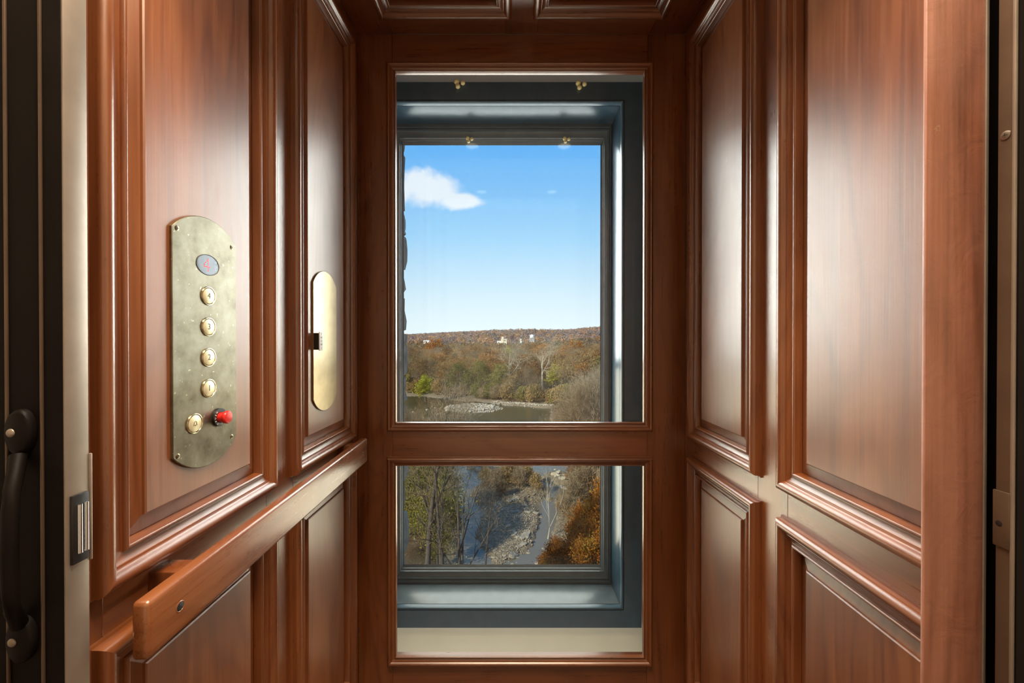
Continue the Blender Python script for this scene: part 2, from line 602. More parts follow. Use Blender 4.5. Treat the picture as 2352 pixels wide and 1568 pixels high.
M_TRIM = plain('fill_spot_trim', (0.75, 0.62, 0.36), 0.25, 1.0)  # trim and glowing lens belong to the added ceiling spots
m, nt, b, _ = new_mat('fill_spot_glow')
b.inputs['Emission Color'].default_value = (1.0, 0.85, 0.66, 1)
b.inputs['Emission Strength'].default_value = 3.0
M_LENS = m
for dx_, dy_ in FILL_SPOTS:
    zt = ZC - 0.0052
    bm = bmesh.new()
    for prof_, cap_ in (([(0.042, 0.0), (0.042, -0.003), (0.038, -0.0045), (0.031, -0.003), (0.030, 0.0)], False),):
        prev = None
        for r_, h_ in prof_:
            cur = [bm.verts.new((dx_ + math.cos(2 * math.pi * k / 28) * r_, dy_ + math.sin(2 * math.pi * k / 28) * r_, zt + h_)) for k in range(28)]
            if prev:
                for k in range(28):
                    bm.faces.new((prev[k], prev[(k + 1) % 28], cur[(k + 1) % 28], cur[k]))
            prev = cur
    bmesh.ops.recalc_face_normals(bm, faces=bm.faces)
    tr_ = bm_obj('fill_spot_trim', bm, M_TRIM, ceil, 40)
    bm = bmesh.new()
    bmesh.ops.create_circle(bm, cap_ends=True, segments=28, radius=0.030, matrix=Matrix.Translation((dx_, dy_, zt - 0.0006)))
    bm_obj('fill_spot_lens', bm, M_LENS, tr_)

struct(box('floor', XL - 0.05, XR + 0.05, YF, YB + 0.04, -0.04, 0.0, M_FLOOR))

# back wall: stiles and rails round two vision panels
GX0, GX1 = -0.352, 0.400
GU0, GU1 = E - 0.256, E + 0.815
GL0, GL1 = E - 0.973, E - 0.385
wall_back = struct(fbox('wall_back', F_back, XL, GX0 - 0.014, 0, ZC, -0.036, 0, WB[2], None))
fbox('stile', F_back, GX1 + 0.014, XR, 0, ZC, -0.036, 0, WB[2], wall_back)
for b0, b1 in ((GU1 + 0.014, ZC), (GL1 + 0.014, GU0 - 0.014), (0, GL0 - 0.014)):
    fbox('rail', F_back, GX0 - 0.014, GX1 + 0.014, b0, b1, -0.036, 0, WB[0], wall_back)
for i, (b0, b1) in enumerate(((GU0, GU1), (GL0, GL1))):
    g = struct(box('window_%d' % (i + 1), GX0 - 0.013, GX1 + 0.013, 1.268, 1.274, b0 - 0.013, b1 + 0.013, M_GLASS_CAB))
    moulding(F_back, GX0 - 0.0305, GX1 + 0.0305, b0 - 0.0265, b1 + 0.0265, PROF_S, g, W[0], W[2])

# ------------------------------------------------------------------ hoistway wall with the building's window
YC, YS = 1.42, 1.55
OX0, OX1 = -0.451, 0.3746      # opening between the jambs
OZ0, OZ1 = E - 0.9215, E + 0.808
CW = 0.0715                    # casing width
LN = 0.012
wall_shaft = struct(box('wall_hoistway', OX0 - 1.0, OX0 - LN, YC, YC + 0.14, -0.6, 3.0, M_CREAM))
box('wall_segment', OX1 + LN, OX1 + 1.0, YC, YC + 0.14, -0.6, 3.0, M_CREAM, wall_shaft)
box('wall_segment', OX0 - LN, OX1 + LN, YC, YC + 0.14, OZ1 + LN, 3.0, M_CREAM, wall_shaft)
box('wall_segment', OX0 - LN, OX1 + LN, YC, YC + 0.14, -0.6, OZ0 - LN, M_CREAM, wall_shaft)
for x0, x1, y0, y1, z0, z1 in ((-1.47, -1.40, YF, YC, -0.6, 3.0), (1.30, 1.37, YF, YC, -0.6, 3.0), (-1.47, 1.37, YF, YC, 2.95, 3.0), (-1.47, 1.37, YF, YC, -0.6, -0.55)):
    box('wall_segment', x0, x1, y0, y1, z0, z1, M_CREAM, wall_shaft)

win = struct(empty('window_3', ((OX0 + OX1) / 2, YC, OZ0)))


def F_case(a, b, h): return (a, YC - h, b)


def ring_strips(name, F, a0, a1, b0, b1, prof, parent, mat):
    moulding(F, a0, a1, b0, b1, prof, parent, mat, mat, name)


# casing: flat board with a small bead at the inner edge; prof measured inwards from the outer edge
CASE = [(0, 0), (0, 0.016), (0.001, 0.017), (0.061, 0.017), (0.0615, 0.012), (0.0635, 0.012), (0.064, 0.016), (0.0665, 0.019), (0.070, 0.018), (CW, 0.014), (CW, -0.002)]
ring_strips('casing', F_case, OX0 - CW, OX1 + CW, OZ0 - CW, OZ1 + CW, CASE, win, M_SLATE)
# jamb liner boards
box('jamb', OX0 - 0.012, OX0, YC - 0.001, YS + 0.02, OZ0, OZ1, M_SLATE, win, 0.0008)
box('jamb', OX1, OX1 + 0.012, YC - 0.001, YS + 0.02, OZ0, OZ1, M_SLATE, win, 0.0008)
box('head', OX0, OX1, YC - 0.001, YS + 0.02, OZ1, OZ1 + 0.012, M_SLATE, win, 0.0008)
box('sill', OX0, OX1, YC - 0.001, YS + 0.02, OZ0 - 0.012, OZ0, M_SASH, win, 0.0008)


# sash: stepped section, four mitred rails
def F_sash(a, b, h): return (a, YS - h, b)


def sash_prof(wd):
    s = wd / 0.036
    return [(0, 0), (0.0, 0.010), (0.004 * s, 0.012), (0.0075 * s, 0.012), (0.008 * s, 0.004), (0.0095 * s, 0.004), (0.010 * s, 0.008), (0.0135 * s, 0.008),
            (0.014 * s, 0.0), (0.016 * s, -0.001), (0.026 * s, -0.002), (0.0265 * s, -0.008), (0.030 * s, -0.011), (0.0305 * s, -0.018), (0.036 * s, -0.0225)]


def sash_rail(side, wd):
    prof = sash_prof(wd)
    vs = []
    s1, s2, s3 = 0.036, 0.055, 0.065          # stile, bottom and top widths
    for d_, h in prof:
        f = d_ / wd
        ax0, ax1 = OX0 + f * s1, OX1 - f * s1
        bz0, bz1 = OZ0 + f * s2, OZ1 - f * s3
        P = {0: ((ax0, bz0), (ax1, bz0)), 1: ((ax1, bz0), (ax1, bz1)), 2: ((ax1, bz1), (ax0, bz1)), 3: ((ax0, bz1), (ax0, bz0))}[side]
        vs += [F_sash(P[0][0], P[0][1], h), F_sash(P[1][0], P[1][1], h)]
    fs = [(2 * i, 2 * i + 1, 2 * i + 3, 2 * i + 2) for i in range(len(prof) - 1)]
    return mesh('sash_rail', vs, fs, M_SASH, win, 30)


for side, wd in ((0, 0.055), (1, 0.036), (2, 0.065), (3, 0.036)):
    sash_rail(side, wd)
box('pane', OX0 + 0.03, OX1 - 0.03, YS + 0.022, YS + 0.027, OZ0 + 0.05, OZ1 - 0.06, M_GLASS_OUT, win)

# outer stone face of the building, laid round the opening
SX0, SX1, SZ0, SZ1, SY0, SY1 = -0.4515, 0.42, E - 1.05, OZ1 + 0.06, 1.575, 1.80
wall_out = struct(box('wall_exterior', SX0 - 0.02 - 16, SX0 - 0.02, SY0 - 0.012, SY1 - 0.02, -23, 3.4, M_MORTAR))
box('wall_segment', SX1, SX1 + 16, SY0 - 0.012, SY1 - 0.02, -23, 3.4, M_MORTAR, wall_out)
box('wall_segment', SX0 - 0.02, SX1, SY0 - 0.012, SY1 - 0.02, SZ1, 3.4, M_MORTAR, wall_out)
box('wall_segment', SX0 - 0.02, SX1, SY0 - 0.012, SY1 - 0.02, -23, SZ0 - 0.02, M_MORTAR, wall_out)
box('stone_sill', SX0 - 0.05, SX1 + 0.05, SY0 + 0.02, SY1 + 0.05, SZ0 - 0.03, SZ0 + 0.02, M_STONE, wall_out, 0.006)
box('sub_sill', OX0, OX1, SY0 + 0.003, SY0 + 0.030, OZ0 - 0.10, OZ0 + 0.036, M_SILL, wall_out, 0.002)


def rough_block(name, x0, x1, y0, y1, z0, z1, mat, parent, rng, amp=0.008):
    bm = bmesh.new()
    add_box(bm, x0, x1, y0, y1, z0, z1)
    bmesh.ops.subdivide_edges(bm, edges=bm.edges[:], cuts=2, use_grid_fill=True)
    c_ = Vector(((x0 + x1) / 2, (y0 + y1) / 2, (z0 + z1) / 2))
    for v in bm.verts:
        q = v.co - c_
        e = sum(abs(q[i]) > 0.45 * s for i, s in enumerate((x1 - x0, y1 - y0, z1 - z0)))
        v.co -= q.normalized() * (0.007 * max(0, e - 1))
        v.co += Vector((rng.uniform(-amp, amp), rng.uniform(-amp, amp), rng.uniform(-amp * .5, amp * .5)))
    return bm_obj(name, bm, mat, parent, 50)


rng = random.Random(4)
z = SZ0
while z < SZ1:
    hgt = rng.choice((0.075, 0.11, 0.15, 0.19, 0.26))
    pr = rng.uniform(-0.012, 0.004)
    rough_block('stone', SX0 - 0.30, SX0 + pr, SY0 + rng.uniform(0.02, 0.10), SY1 + rng.uniform(-0.015, 0.02), z, z + hgt - 0.008, M_STONE, wall_out, rng)
    z += hgt

# ------------------------------------------------------------------ the landing behind the camera (closed room, the added lamp hangs above the door)
lw = struct(box('wall_landing', -1.6, 1.6, -1.80, -1.75, -0.05, 2.7, M_HALL))
struct(box('wall_landing_left', -1.65, -1.6, -1.80, YF - 0.02, -0.05, 2.7, M_HALL))
struct(box('wall_landing_right', 1.6, 1.65, -1.80, YF - 0.02, -0.05, 2.7, M_HALL))
struct(box('ceiling_landing', -1.65, 1.65, -1.80, YF + 0.02, 2.66, 2.72, M_HALL))
struct(box('floor_landing', -1.65, 1.65, -1.80, YF, -0.06, -0.005, M_FLOOR))
struct(box('wall_landing_header', -1.65, 1.65, 0.40, YF, ZC - 0.07, 2.70, M_HALL))

# ------------------------------------------------------------------ cab return and landing jamb on the right
ret = struct(box('trim_1', 0.4447, 0.5075, 0.440, 0.4445, 0, ZC, WJ, None, 0.0012))
box('edge_bead', 0.5075, 0.5105, 0.439, 0.4445, 0, ZC, M_BRONZE_L, ret, 0.0005)
box('gap_shade_sheet', 0.5105, 0.62, 0.4455, 0.4485, 0, ZC, M_BRONZE_D, ret)  # dark sheet in place of the shade inside the running gap
jamb = struct(box('trim_2', 0.505, 0.90, 0.4125, 0.4265, -0.05, 2.3, M_BRONZE_M, None, 0.0008))
box('edge_bead', 0.5035, 0.5065, 0.4105, 0.4135, -0.05, 2.3, M_BRONZE_L, jamb, 0.0008)
box('front_sheet', 0.5065, 0.90, 0.4095, 0.4125, -0.05, 2.3, M_BRONZE_D, jamb)
box('wall_filler', 0.90, 1.62, 0.40, 0.43, -0.05, 2.70, M_HALL, jamb)
sp_ = box('strike_plate', 0.5025, 0.505, 0.4128, 0.4275, E - 0.214, E - 0.156, M_BRONZE_M, jamb, 0.0012)
bm = bmesh.new()
lathe_x(bm, [(0.5024, 0.0), (0.50235, 0.0028), (0.5026, 0.0034)], 0.4215, E - 0.190, 16)
bm_obj('screw_hole', bm, M_BLACK, sp_, 40)
bm = bmesh.new()
lathe_x(bm, [(0.505, 0.0046), (0.5042, 0.0044), (0.5037, 0.0030), (0.5036, 0.0)], 0.4195, E + 0.2085, 20)
sc_ = bm_obj('screw', bm, M_STEEL, jamb, 40)
bm = bmesh.new()
add_box(bm, 0.5033, 0.5038, 0.4190, 0.4200, E + 0.2062, E + 0.2108)
add_box(bm, 0.5033, 0.5038, 0.4172, 0.4218, E + 0.2080, E + 0.2090)
bm_obj('cross_slot', bm, M_DARKLINE, sc_)

# ------------------------------------------------------------------ sliding landing door leaf on the left
door = struct(box('door_1', -0.95, -0.440, 0.400, 0.4235, -0.03, 2.3, M_BRONZE_D, None, 0.0012))
box('wall_filler', -1.62, -0.95, 0.40, 0.43, -0.05, 2.70, M_HALL, door)
box('edge_strip', -0.4405, -0.4385, 0.4008, 0.4235, -0.03, 2.3, M_BRONZE_L, door, 0.0006)
for x in (-0.4925, -0.4585):
    box('trim_bead', x - 0.0012, x + 0.0012, 0.3975, 0.400, -0.03, 2.3, M_BRONZE_M, door, 0.0008)
# bow pull handle
bm = bmesh.new()
path = [(-0.476, 0.394, E - 0.112), (-0.470, 0.387, E - 0.126), (-0.464, 0.379, E - 0.140), (-0.462, 0.376, E - 0.156), (-0.462, 0.375, E - 0.195),
        (-0.462, 0.376, E - 0.236), (-0.464, 0.379, E - 0.252), (-0.470, 0.387, E - 0.264), (-0.476, 0.394, E - 0.275)]
tube(bm, path, [0.0065, 0.006, 0.0058, 0.0058, 0.0062, 0.0058, 0.0058, 0.006, 0.0065], 14)
hd = bm_obj('handle', bm, M_BRONZE_D, door, 50)
for zc_ in (E - 0.090, E - 0.292):
    bm = bmesh.new()
    n = 28
    ring0 = [(math.cos(2 * math.pi * k / n) * 0.0130, math.sin(2 * math.pi * k / n) * 0.0225) for k in range(n)]
    prev = None
    for y, s in ((0.400, 1.0), (0.396, 1.0), (0.3935, 0.93), (0.3925, 0.80)):
        cur = [bm.verts.new((-0.477 + a * s, y, zc_ + c_ * s)) for a, c_ in ring0]
        if prev:
            for k in range(n):
                bm.faces.new((prev[k], prev[(k + 1) % n], cur[(k + 1) % n], cur[k]))
        prev = cur
    bm.faces.new(prev)
    bmesh.ops.recalc_face_normals(bm, faces=bm.faces)
    bm_obj('handle_foot', bm, M_BRONZE_D, hd, 40)
    bm = bmesh.new()
    bmesh.ops.create_uvsphere(bm, u_segments=16, v_segments=8, radius=0.0042)
    for v in bm.verts:
        v.co = Vector((v.co.x - 0.4815, 0.3925 + v.co.y * 0.45, zc_ + v.co.z))
    s_ = bm_obj('screw', bm, M_BRONZE_L, hd, 60)
# roller catch let into the edge
zc0, zc1 = E - 0.2245, E - 0.1555
rc = box('roller_catch', -0.4385, -0.4352, 0.4045, 0.4205, zc0, zc1, M_BLACK, door, 0.0008)
for y in (0.4105, 0.4165):
    bm = bmesh.new()
    tube(bm, [(-0.4345, y, zc0 + 0.010), (-0.4345, y, zc1 - 0.010)], 0.0023, 12)
    bm_obj('roller', bm, M_CHROME, rc, 50)
box('strike_lip', -0.4400, -0.4372, 0.4235, 0.4262, E - 0.229, E - 0.118, M_BRONZE_L, door, 0.001)

# ------------------------------------------------------------------ handrail on the left wall
hr = empty('handrail', (-0.42, 0.81, E - 0.33))
tag(hr, 'flat cherry wood handrail board standing off the left wall, worn along its top', 'handrail')
bm = bmesh.new()
add_box(bm, -0.4300, -0.4100, 0.459, 1.161, -0.0335, 0.0335, 0.0055, 4)
for v in bm.verts:
    f = (v.co.y - 0.459) / (1.161 - 0.459)
    v.co.z += E + (-0.330 * (1 - f) - 0.3125 * f)
    v.co.z += 0.0
bm_obj('rail_board', bm, WR, hr, 50)
for y in (0.545, 1.120):
    f = (y - 0.459) / 0.702
    zc_ = E + (-0.330 * (1 - f) - 0.3125 * f)
    box('spacer_block', -0.4725, -0.4300, y - 0.016, y + 0.016, zc_ - 0.012, zc_ + 0.026, WB[2], hr, 0.002)
for y, r_ in ((0.504, 0.0052), (1.126, 0.0036)):
    f = (y - 0.459) / 0.702
    zc_ = E + (-0.330 * (1 - f) - 0.3125 * f) - 0.001
    bm = bmesh.new()
    lathe_x(bm, [(-0.4098, 0.0), (-0.40965, r_ * 0.85), (-0.4099, r_)], y, zc_, 20)
    hole = bm_obj('screw_hole', bm, M_BLACK, hr, 40)
    bm = bmesh.new()
    lathe_x(bm, [(-0.40985, r_), (-0.4095, r_ * 1.05), (-0.4095, r_ * 1.2), (-0.4100, r_ * 1.3)], y, zc_, 20)
    bm_obj('hole_rim', bm, WR, hole, 40)
# ------------------------------------------------------------------ brass plates on the left wall
XP = XL + 0.0052               # face of the raised panels


def plate_outline(hw, hh, sag, n=16):
    """Half width, half height and the rise of the arched ends."""
    r_ = (hw * hw + sag * sag) / (2 * sag)
    a = math.degrees(math.asin(min(1.0, hw / r_)))
    top = [(r_ * math.sin(R(t)), hh - r_ + r_ * math.cos(R(t))) for t in np.linspace(a, -a, n)]
    bot = [(r_ * math.sin(R(t)), -hh + r_ - r_ * math.cos(R(t))) for t in np.linspace(-a, a, n)]
    return top + bot


def plate(name, cy, cz, outline, x0, th, mat, parent):
    bm = bmesh.new()
    prev = None
    n = len(outline)
    for x, s in ((x0, 0.0), (x0 + th - 0.0008, 0.0), (x0 + th, 0.0008)):
        cur = [bm.verts.new((x, cy + u * (1 - s / 0.06), cz + v * (1 - s / 0.18))) for u, v in outline]
        if prev:
            for k in range(n):
                bm.faces.new((prev[k], prev[(k + 1) % n], cur[(k + 1) % n], cur[k]))
        prev = cur
    bm.faces.new(prev)
    bmesh.ops.recalc_face_normals(bm, faces=bm.faces)
    return bm_obj(name, bm, mat, parent, 30)


TEXTM = Matrix(((0, 0, 1, 0), (1, 0, 0, 0), (0, 1, 0, 0), (0, 0, 0, 1)))


def text(name, body, x, y, z, size, mat, parent, rot=0.0, ext=0.00012, squash=1.0):
    cu = bpy.data.curves.new(name, 'FONT')
    cu.body = body
    cu.size = size
    cu.extrude = ext
    cu.align_x = 'CENTER'
    cu.align_y = 'CENTER'
    tmp = bpy.data.objects.new('lettering', cu)
    me = bpy.data.meshes.new_from_object(tmp)
    bpy.data.objects.remove(tmp)
    me.materials.clear()
    me.materials.append(mat)
    o = bpy.data.objects.new(name, me)
    C.objects.link(o)
    o.parent = parent
    top = parent
    while top.parent is not None:
        top = top.parent
    if top is parent:
        o.matrix_parent_inverse = Matrix.Translation(-top.location)
    o.matrix_basis = Matrix.Translation((x, y, z)) @ TEXTM @ Matrix.Rotation(rot, 4, 'Z') @ Matrix.Diagonal((squash, 1, 1, 1))
    return o


def screw(parent, y, z, x, r_=0.0034, mat=M_BRASS_L):
    bm = bmesh.new()
    lathe_x(bm, [(x - 0.0002, r_ * 1.12), (x + 0.0002, r_ * 1.1), (x + 0.0004, r_ * 0.95), (x + 0.0007, r_ * 0.6), (x + 0.0008, 0)], y, z, 18)
    s_ = bm_obj('screw', bm, mat, parent, 50)
    bm = bmesh.new()
    add_box(bm, x + 0.0005, x + 0.0010, y - r_ * .62, y + r_ * .62, z - r_ * .14, z + r_ * .14)
    add_box(bm, x + 0.0005, x + 0.0010, y - r_ * .14, y + r_ * .14, z - r_ * .62, z + r_ * .62)
    bm_obj('cross_slot', bm, M_DARKLINE, s_)


CY_, CZ_ = 0.6225, E - 0.004
cop = empty('control_panel', (XP, CY_, CZ_ - 0.188))
tag(cop, 'tall brass lift control plate with numbered buttons and red stop button on left wall', 'control panel')
fp = plate('faceplate', CY_, CZ_, plate_outline(0.0645, 0.188, 0.029), XP, 0.0040, M_BRASS, cop)
XF = XP + 0.0040
for y, z in ((CY_ - 0.0565, E + 0.1535), (CY_ + 0.0535, E + 0.1515), (CY_ - 0.0565, E - 0.1620), (CY_ + 0.0525, E - 0.1605)):
    screw(cop, y, z, XF)


def push_button(y, z, rr, glyph):
    bm = bmesh.new()
    lathe_x(bm, [(XF - 0.0005, rr), (XF + 0.0010, rr), (XF + 0.0018, rr * 0.97), (XF + 0.0019, rr * 0.91), (XF + 0.0013, rr * 0.875), (XF + 0.0005, rr * 0.87)], y, z, 40)
    ring = bm_obj('button_ring', bm, M_RING, cop, 35)
    bm = bmesh.new()
    lathe_x(bm, [(XF - 0.0005, rr * 0.82), (XF + 0.0013, rr * 0.82), (XF + 0.0016, rr * 0.79), (XF + 0.0017, 0)], y, z, 40)
    cap = bm_obj('button', bm, M_BUTTON, cop, 35)
    bm = bmesh.new()
    lathe_x(bm, [(XF + 0.0003, rr * 0.88), (XF + 0.0006, rr * 0.845), (XF + 0.0003, rr * 0.81)], y, z, 40)
    bm_obj('dark_gap', bm, M_DARKLINE, ring, 60)
    return cap


for k, z in enumerate((E + 0.0660, E + 0.0190, E - 0.0275, E - 0.0745)):
    cap = push_button(CY_ + 0.001, z, 0.0143, None)
    text('numeral', str(4 - k), XF + 0.0018, CY_ + 0.001, z, 0.0128, M_DARKLINE, cap)
bell_y, bell_z = 0.5955, E - 0.1225
cap = push_button(bell_y, bell_z, 0.0148, None)
# bell outline on the alarm button
bm = bmesh.new()
xb = XF + 0.0019
bell = [(-0.0032, -0.0022), (-0.0024, -0.0012), (-0.0022, 0.0010), (-0.0013, 0.0026), (0, 0.0031), (0.0013, 0.0026), (0.0022, 0.0010), (0.0024, -0.0012), (0.0032, -0.0022), (-0.0032, -0.0022)]
tube(bm, [(xb, bell_y + u * 1.1, bell_z + v * 1.1) for u, v in bell], 0.00030, 6)
tube(bm, [(xb, bell_y - 0.0008, bell_z - 0.0027), (xb, bell_y, bell_z - 0.0033), (xb, bell_y + 0.0008, bell_z - 0.0027)], 0.00030, 6)
bm_obj('bell_symbol', bm, M_DARKLINE, cap)

# oval floor display
dz = E + 0.1130
bm = bmesh.new()
lathe_x(bm, [(XF - 0.0005, 1.0), (XF + 0.0006, 1.0), (XF + 0.0007, 0.95), (XF + 0.0003, 0.93)], CY_ + 0.001, dz, 48, 0.0235, 0.0158)
bm_obj('display_bezel', bm, M_DARKLINE, cop, 35)
bm = bmesh.new()
lathe_x(bm, [(XF + 0.0002, 0.95), (XF + 0.00035, 0.0)], CY_ + 0.001, dz, 48, 0.0235, 0.0158)
disp = bm_obj('display', bm, M_DISP, cop, 35)
bm = bmesh.new()
for r_, row in enumerate(("00010", "00110", "01010", "10010", "11111", "00010", "00010")):
    for c_, ch in enumerate(row):
        if ch == '1':
            y, z = CY_ - 0.0015 + (c_ - 2) * 0.0026, dz + (3 - r_) * 0.0030
            bmesh.ops.create_icosphere(bm, subdivisions=1, radius=0.00105, matrix=Matrix.Translation((XF + 0.0004, y, z)) @ Matrix.Diagonal((0.3, 1, 1, 1)))
bm_obj('lit_numeral', bm, M_LED, disp)

# red emergency stop
sy_, sz_ = 0.6445, E - 0.1225
bm = bmesh.new()
lathe_x(bm, [(XF - 0.0005, 0.0142), (XF + 0.0028, 0.0142), (XF + 0.0034, 0.0136), (XF + 0.0034, 0.0085), (XF + 0.0020, 0.0084)], sy_, sz_, 36)
col_ = bm_obj('stop_collar', bm, M_BLACK, cop, 35)
for i, ch in enumerate('PUSH'):
    a = R(205 - i * 24)
    text('letter', ch, XF + 0.0036, sy_ + math.cos(a) * 0.0112, sz_ + math.sin(a) * 0.0112, 0.0042, M_WHITE, col_, a - R(90))
for i, ch in enumerate('STOP'):
    a = R(238 + i * 22)
    text('letter', ch, XF + 0.0036, sy_ + math.cos(a) * 0.0112, sz_ + math.sin(a) * 0.0112, 0.0042, M_WHITE, col_, a + R(90))
bm = bmesh.new()
lathe_x(bm, [(XF + 0.0005, 0.0076), (XF + 0.0100, 0.0078), (XF + 0.0105, 0.0092), (XF + 0.0118, 0.0100), (XF + 0.0148, 0.0100), (XF + 0.0162, 0.0090), (XF + 0.0168, 0.0060), (XF + 0.0170, 0)], sy_, sz_, 36)
bm_obj('stop_button', bm, M_RED, cop, 35)

# plain brass cover plate on the next panel, with a black key tag standing out of it
P2Y, P2Z = 1.0165, E - 0.004
cov = empty('cover_plate', (XP, P2Y, P2Z - 0.172))
tag(cov, 'plain brass cover plate with rounded ends and small black latch on left wall', 'plate')
plate('faceplate', P2Y, P2Z, plate_outline(0.0630, 0.172, 0.034), XP, 0.0040, M_BRASS_L, cov)
lt = box('latch', XF - 0.001, XF + 0.0125, 0.9560, 0.9670, E - 0.0245, E + 0.0150, M_BLACK, cov, 0.0006)
lf = box('latch_face', XF + 0.0125, XF + 0.0150, 0.9535, 0.9695, E - 0.0265, E + 0.0175, M_WHITE, cov, 0.0005)
for i, ch in enumerate('TMOWI'):
    text('letter', ch, XF + 0.0152, 0.9615, E + 0.0115 - i * 0.0080, 0.0088, M_BLACK, lf, 0.0)

# ------------------------------------------------------------------ lamp reflections in the glass, shaped as gold beads on the window woodwork
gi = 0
for px, pz, py, s, lab in ((-0.180, E + 0.8680, YC - 0.024, 1.25, 'gold beads as lamp reflection on upper edge of casing, above the bare sycamores to left'),
                           (0.233, E + 0.8640, YC - 0.024, 1.25, 'gold beads as lamp reflection on upper edge of casing, right of centre'),
                           (-0.161, E + 0.7520, YS - 0.004, 0.95, 'tiny gold beads as lamp reflection at lower edge of sash head, above the cloud'),
                           (0.204, E + 0.7510, YS - 0.004, 0.95, 'tiny gold beads as lamp reflection at lower edge of sash head, in its right half')):
    o = empty('reflection_beads', (px, py, pz))
    tag(o, lab, 'ornament', 'bead lamp reflections on the window woodwork')
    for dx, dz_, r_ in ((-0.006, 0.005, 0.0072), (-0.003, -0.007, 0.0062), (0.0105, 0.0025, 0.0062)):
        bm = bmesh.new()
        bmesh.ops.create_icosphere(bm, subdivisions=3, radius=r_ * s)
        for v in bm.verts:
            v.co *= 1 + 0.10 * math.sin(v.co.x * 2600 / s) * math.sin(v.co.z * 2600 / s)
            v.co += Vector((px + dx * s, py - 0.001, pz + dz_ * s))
        bm_obj('reflection_bead', bm, M_REFLECTION_GOLD, o, 180)

# ================================================================== the valley outside
WZ = -23.0                     # river level


def interp(y, ys, xs):
    return np.interp(y, ys, xs)


def vnoise(x, y, seed, n=5, base=0.03, gain=0.55):
    """Smooth sum-of-sines noise in about -1..1."""
    r_ = np.random.RandomState(seed)
    out = np.zeros_like(np.asarray(x, dtype=float))
    amp, f, tot = 1.0, base, 0.0
    for _ in range(n):
        for _k in range(3):
            a = r_.uniform(0, 2 * np.pi)
            out += amp / 3 * np.sin((np.cos(a) * x + np.sin(a) * y) * f * 2 * np.pi * r_.uniform(0.7, 1.3) + r_.uniform(0, 6.28))
        tot += amp * 0.6
        amp *= gain
        f *= 2.1
    return out / tot


def sstep(a, b_, x):
    t_ = np.clip((x - a) / (b_ - a), 0, 1)
    return t_ * t_ * (3 - 2 * t_)


def terrain(x, y):
    x = np.asarray(x, dtype=float)
    y = np.asarray(y, dtype=float)
    n1 = vnoise(x, y, 3, 5, 0.045)
    n2 = vnoise(x, y, 8, 4, 0.22)
    h = np.full_like(x, WZ - 1.2)
    # far shore, flood plain, ridges
    fs = 167 - 0.545 * (x + 27) + n1 * 3
    far = WZ - 1.2 + 1.5 * sstep(-5, 1, y - fs) + 1.6 * sstep(0, 26, y - fs) + 1.8 * sstep(20, 140, y - fs)
    hill = sstep(760, 1560, y) * (34 + 0.034 * x) + 13 * np.exp(-(((x - 165) / 90) ** 2 + ((y - 620) / 130) ** 2))
    hill += 16 * np.exp(-(((y - 1000 - 0.35 * x) / 130) ** 2)) * (0.75 + 0.25 * np.sin(x * 0.008 + 1.0))
    hill += vnoise(x, y, 21, 4, 0.0022) * 5 * sstep(600, 1000, y)
    far = far + np.maximum(hill, 0)
    h = np.maximum(h, far)
    # near banks
    lb = interp(y, [25, 36, 45, 55, 65, 80, 120, 145], [-1.5, -3.5, -6, -7.2, -9, -20, -42, -60]) + n1 * 0.8
    rb = interp(y, [25, 36, 45, 60, 75, 120, 150], [-1.0, 0.8, 3.2, 7.2, 11.5, 12.0, 14.0]) + n1 * 0.8
    gate = 1 - sstep(130, 160, y) * (x < 0)
    left = WZ - 1.2 + (1.5 * sstep(-1.5, 0.6, lb - x) + 2.4 * sstep(0.5, 7, lb - x) + 3.0 * sstep(6, 26, lb - x)) * gate
    right = WZ - 1.2 + 1.5 * sstep(-1.5, 0.6, x - rb) + 2.0 * sstep(0.5, 7, x - rb) + 4.0 * sstep(6, 26, x - rb)
    h = np.maximum(h, np.where(y < 160, left, h))
    h = np.maximum(h, np.where(y < 160, right, h))
    # foot of the building
    h = np.maximum(h, WZ - 1.2 + 5.2 * sstep(40, 25, y))

    def bar(cx, cy, rx, ry, hi, rot=0.0):
        c_, s_ = math.cos(rot), math.sin(rot)
        dx, dy = x - cx, y - cy
        q = np.sqrt(((dx * c_ + dy * s_) / rx) ** 2 + ((-dx * s_ + dy * c_) / ry) ** 2) + n2 * 0.16 + n1 * 0.1
        return WZ - 1.2 + (1.2 + hi) * sstep(1.15, 0.7, q)
    for args in ((-0.2, 53.5, 4.7, 10.0, 0.35, -0.10), (0.0, 64.5, 6.6, 6.2, 0.9, 0.1), (-2.5, 79, 6.5, 6.0, 0.8, 0.1), (8.0, 71, 3.0, 3.5, 0.6, 0.0),
                 (-14.0, 144, 10.5, 9.5, 0.45, -0.3), (1.5, 151, 7.0, 2.8, 0.5, -0.35), (12, 146, 6, 3.0, 0.6, -0.3)):
        h = np.maximum(h, bar(*args))
    h += n2 * 0.12 * (h > WZ - 0.6)
    return h


def th(x, y):
    return float(terrain(np.array([x]), np.array([y]))[0])


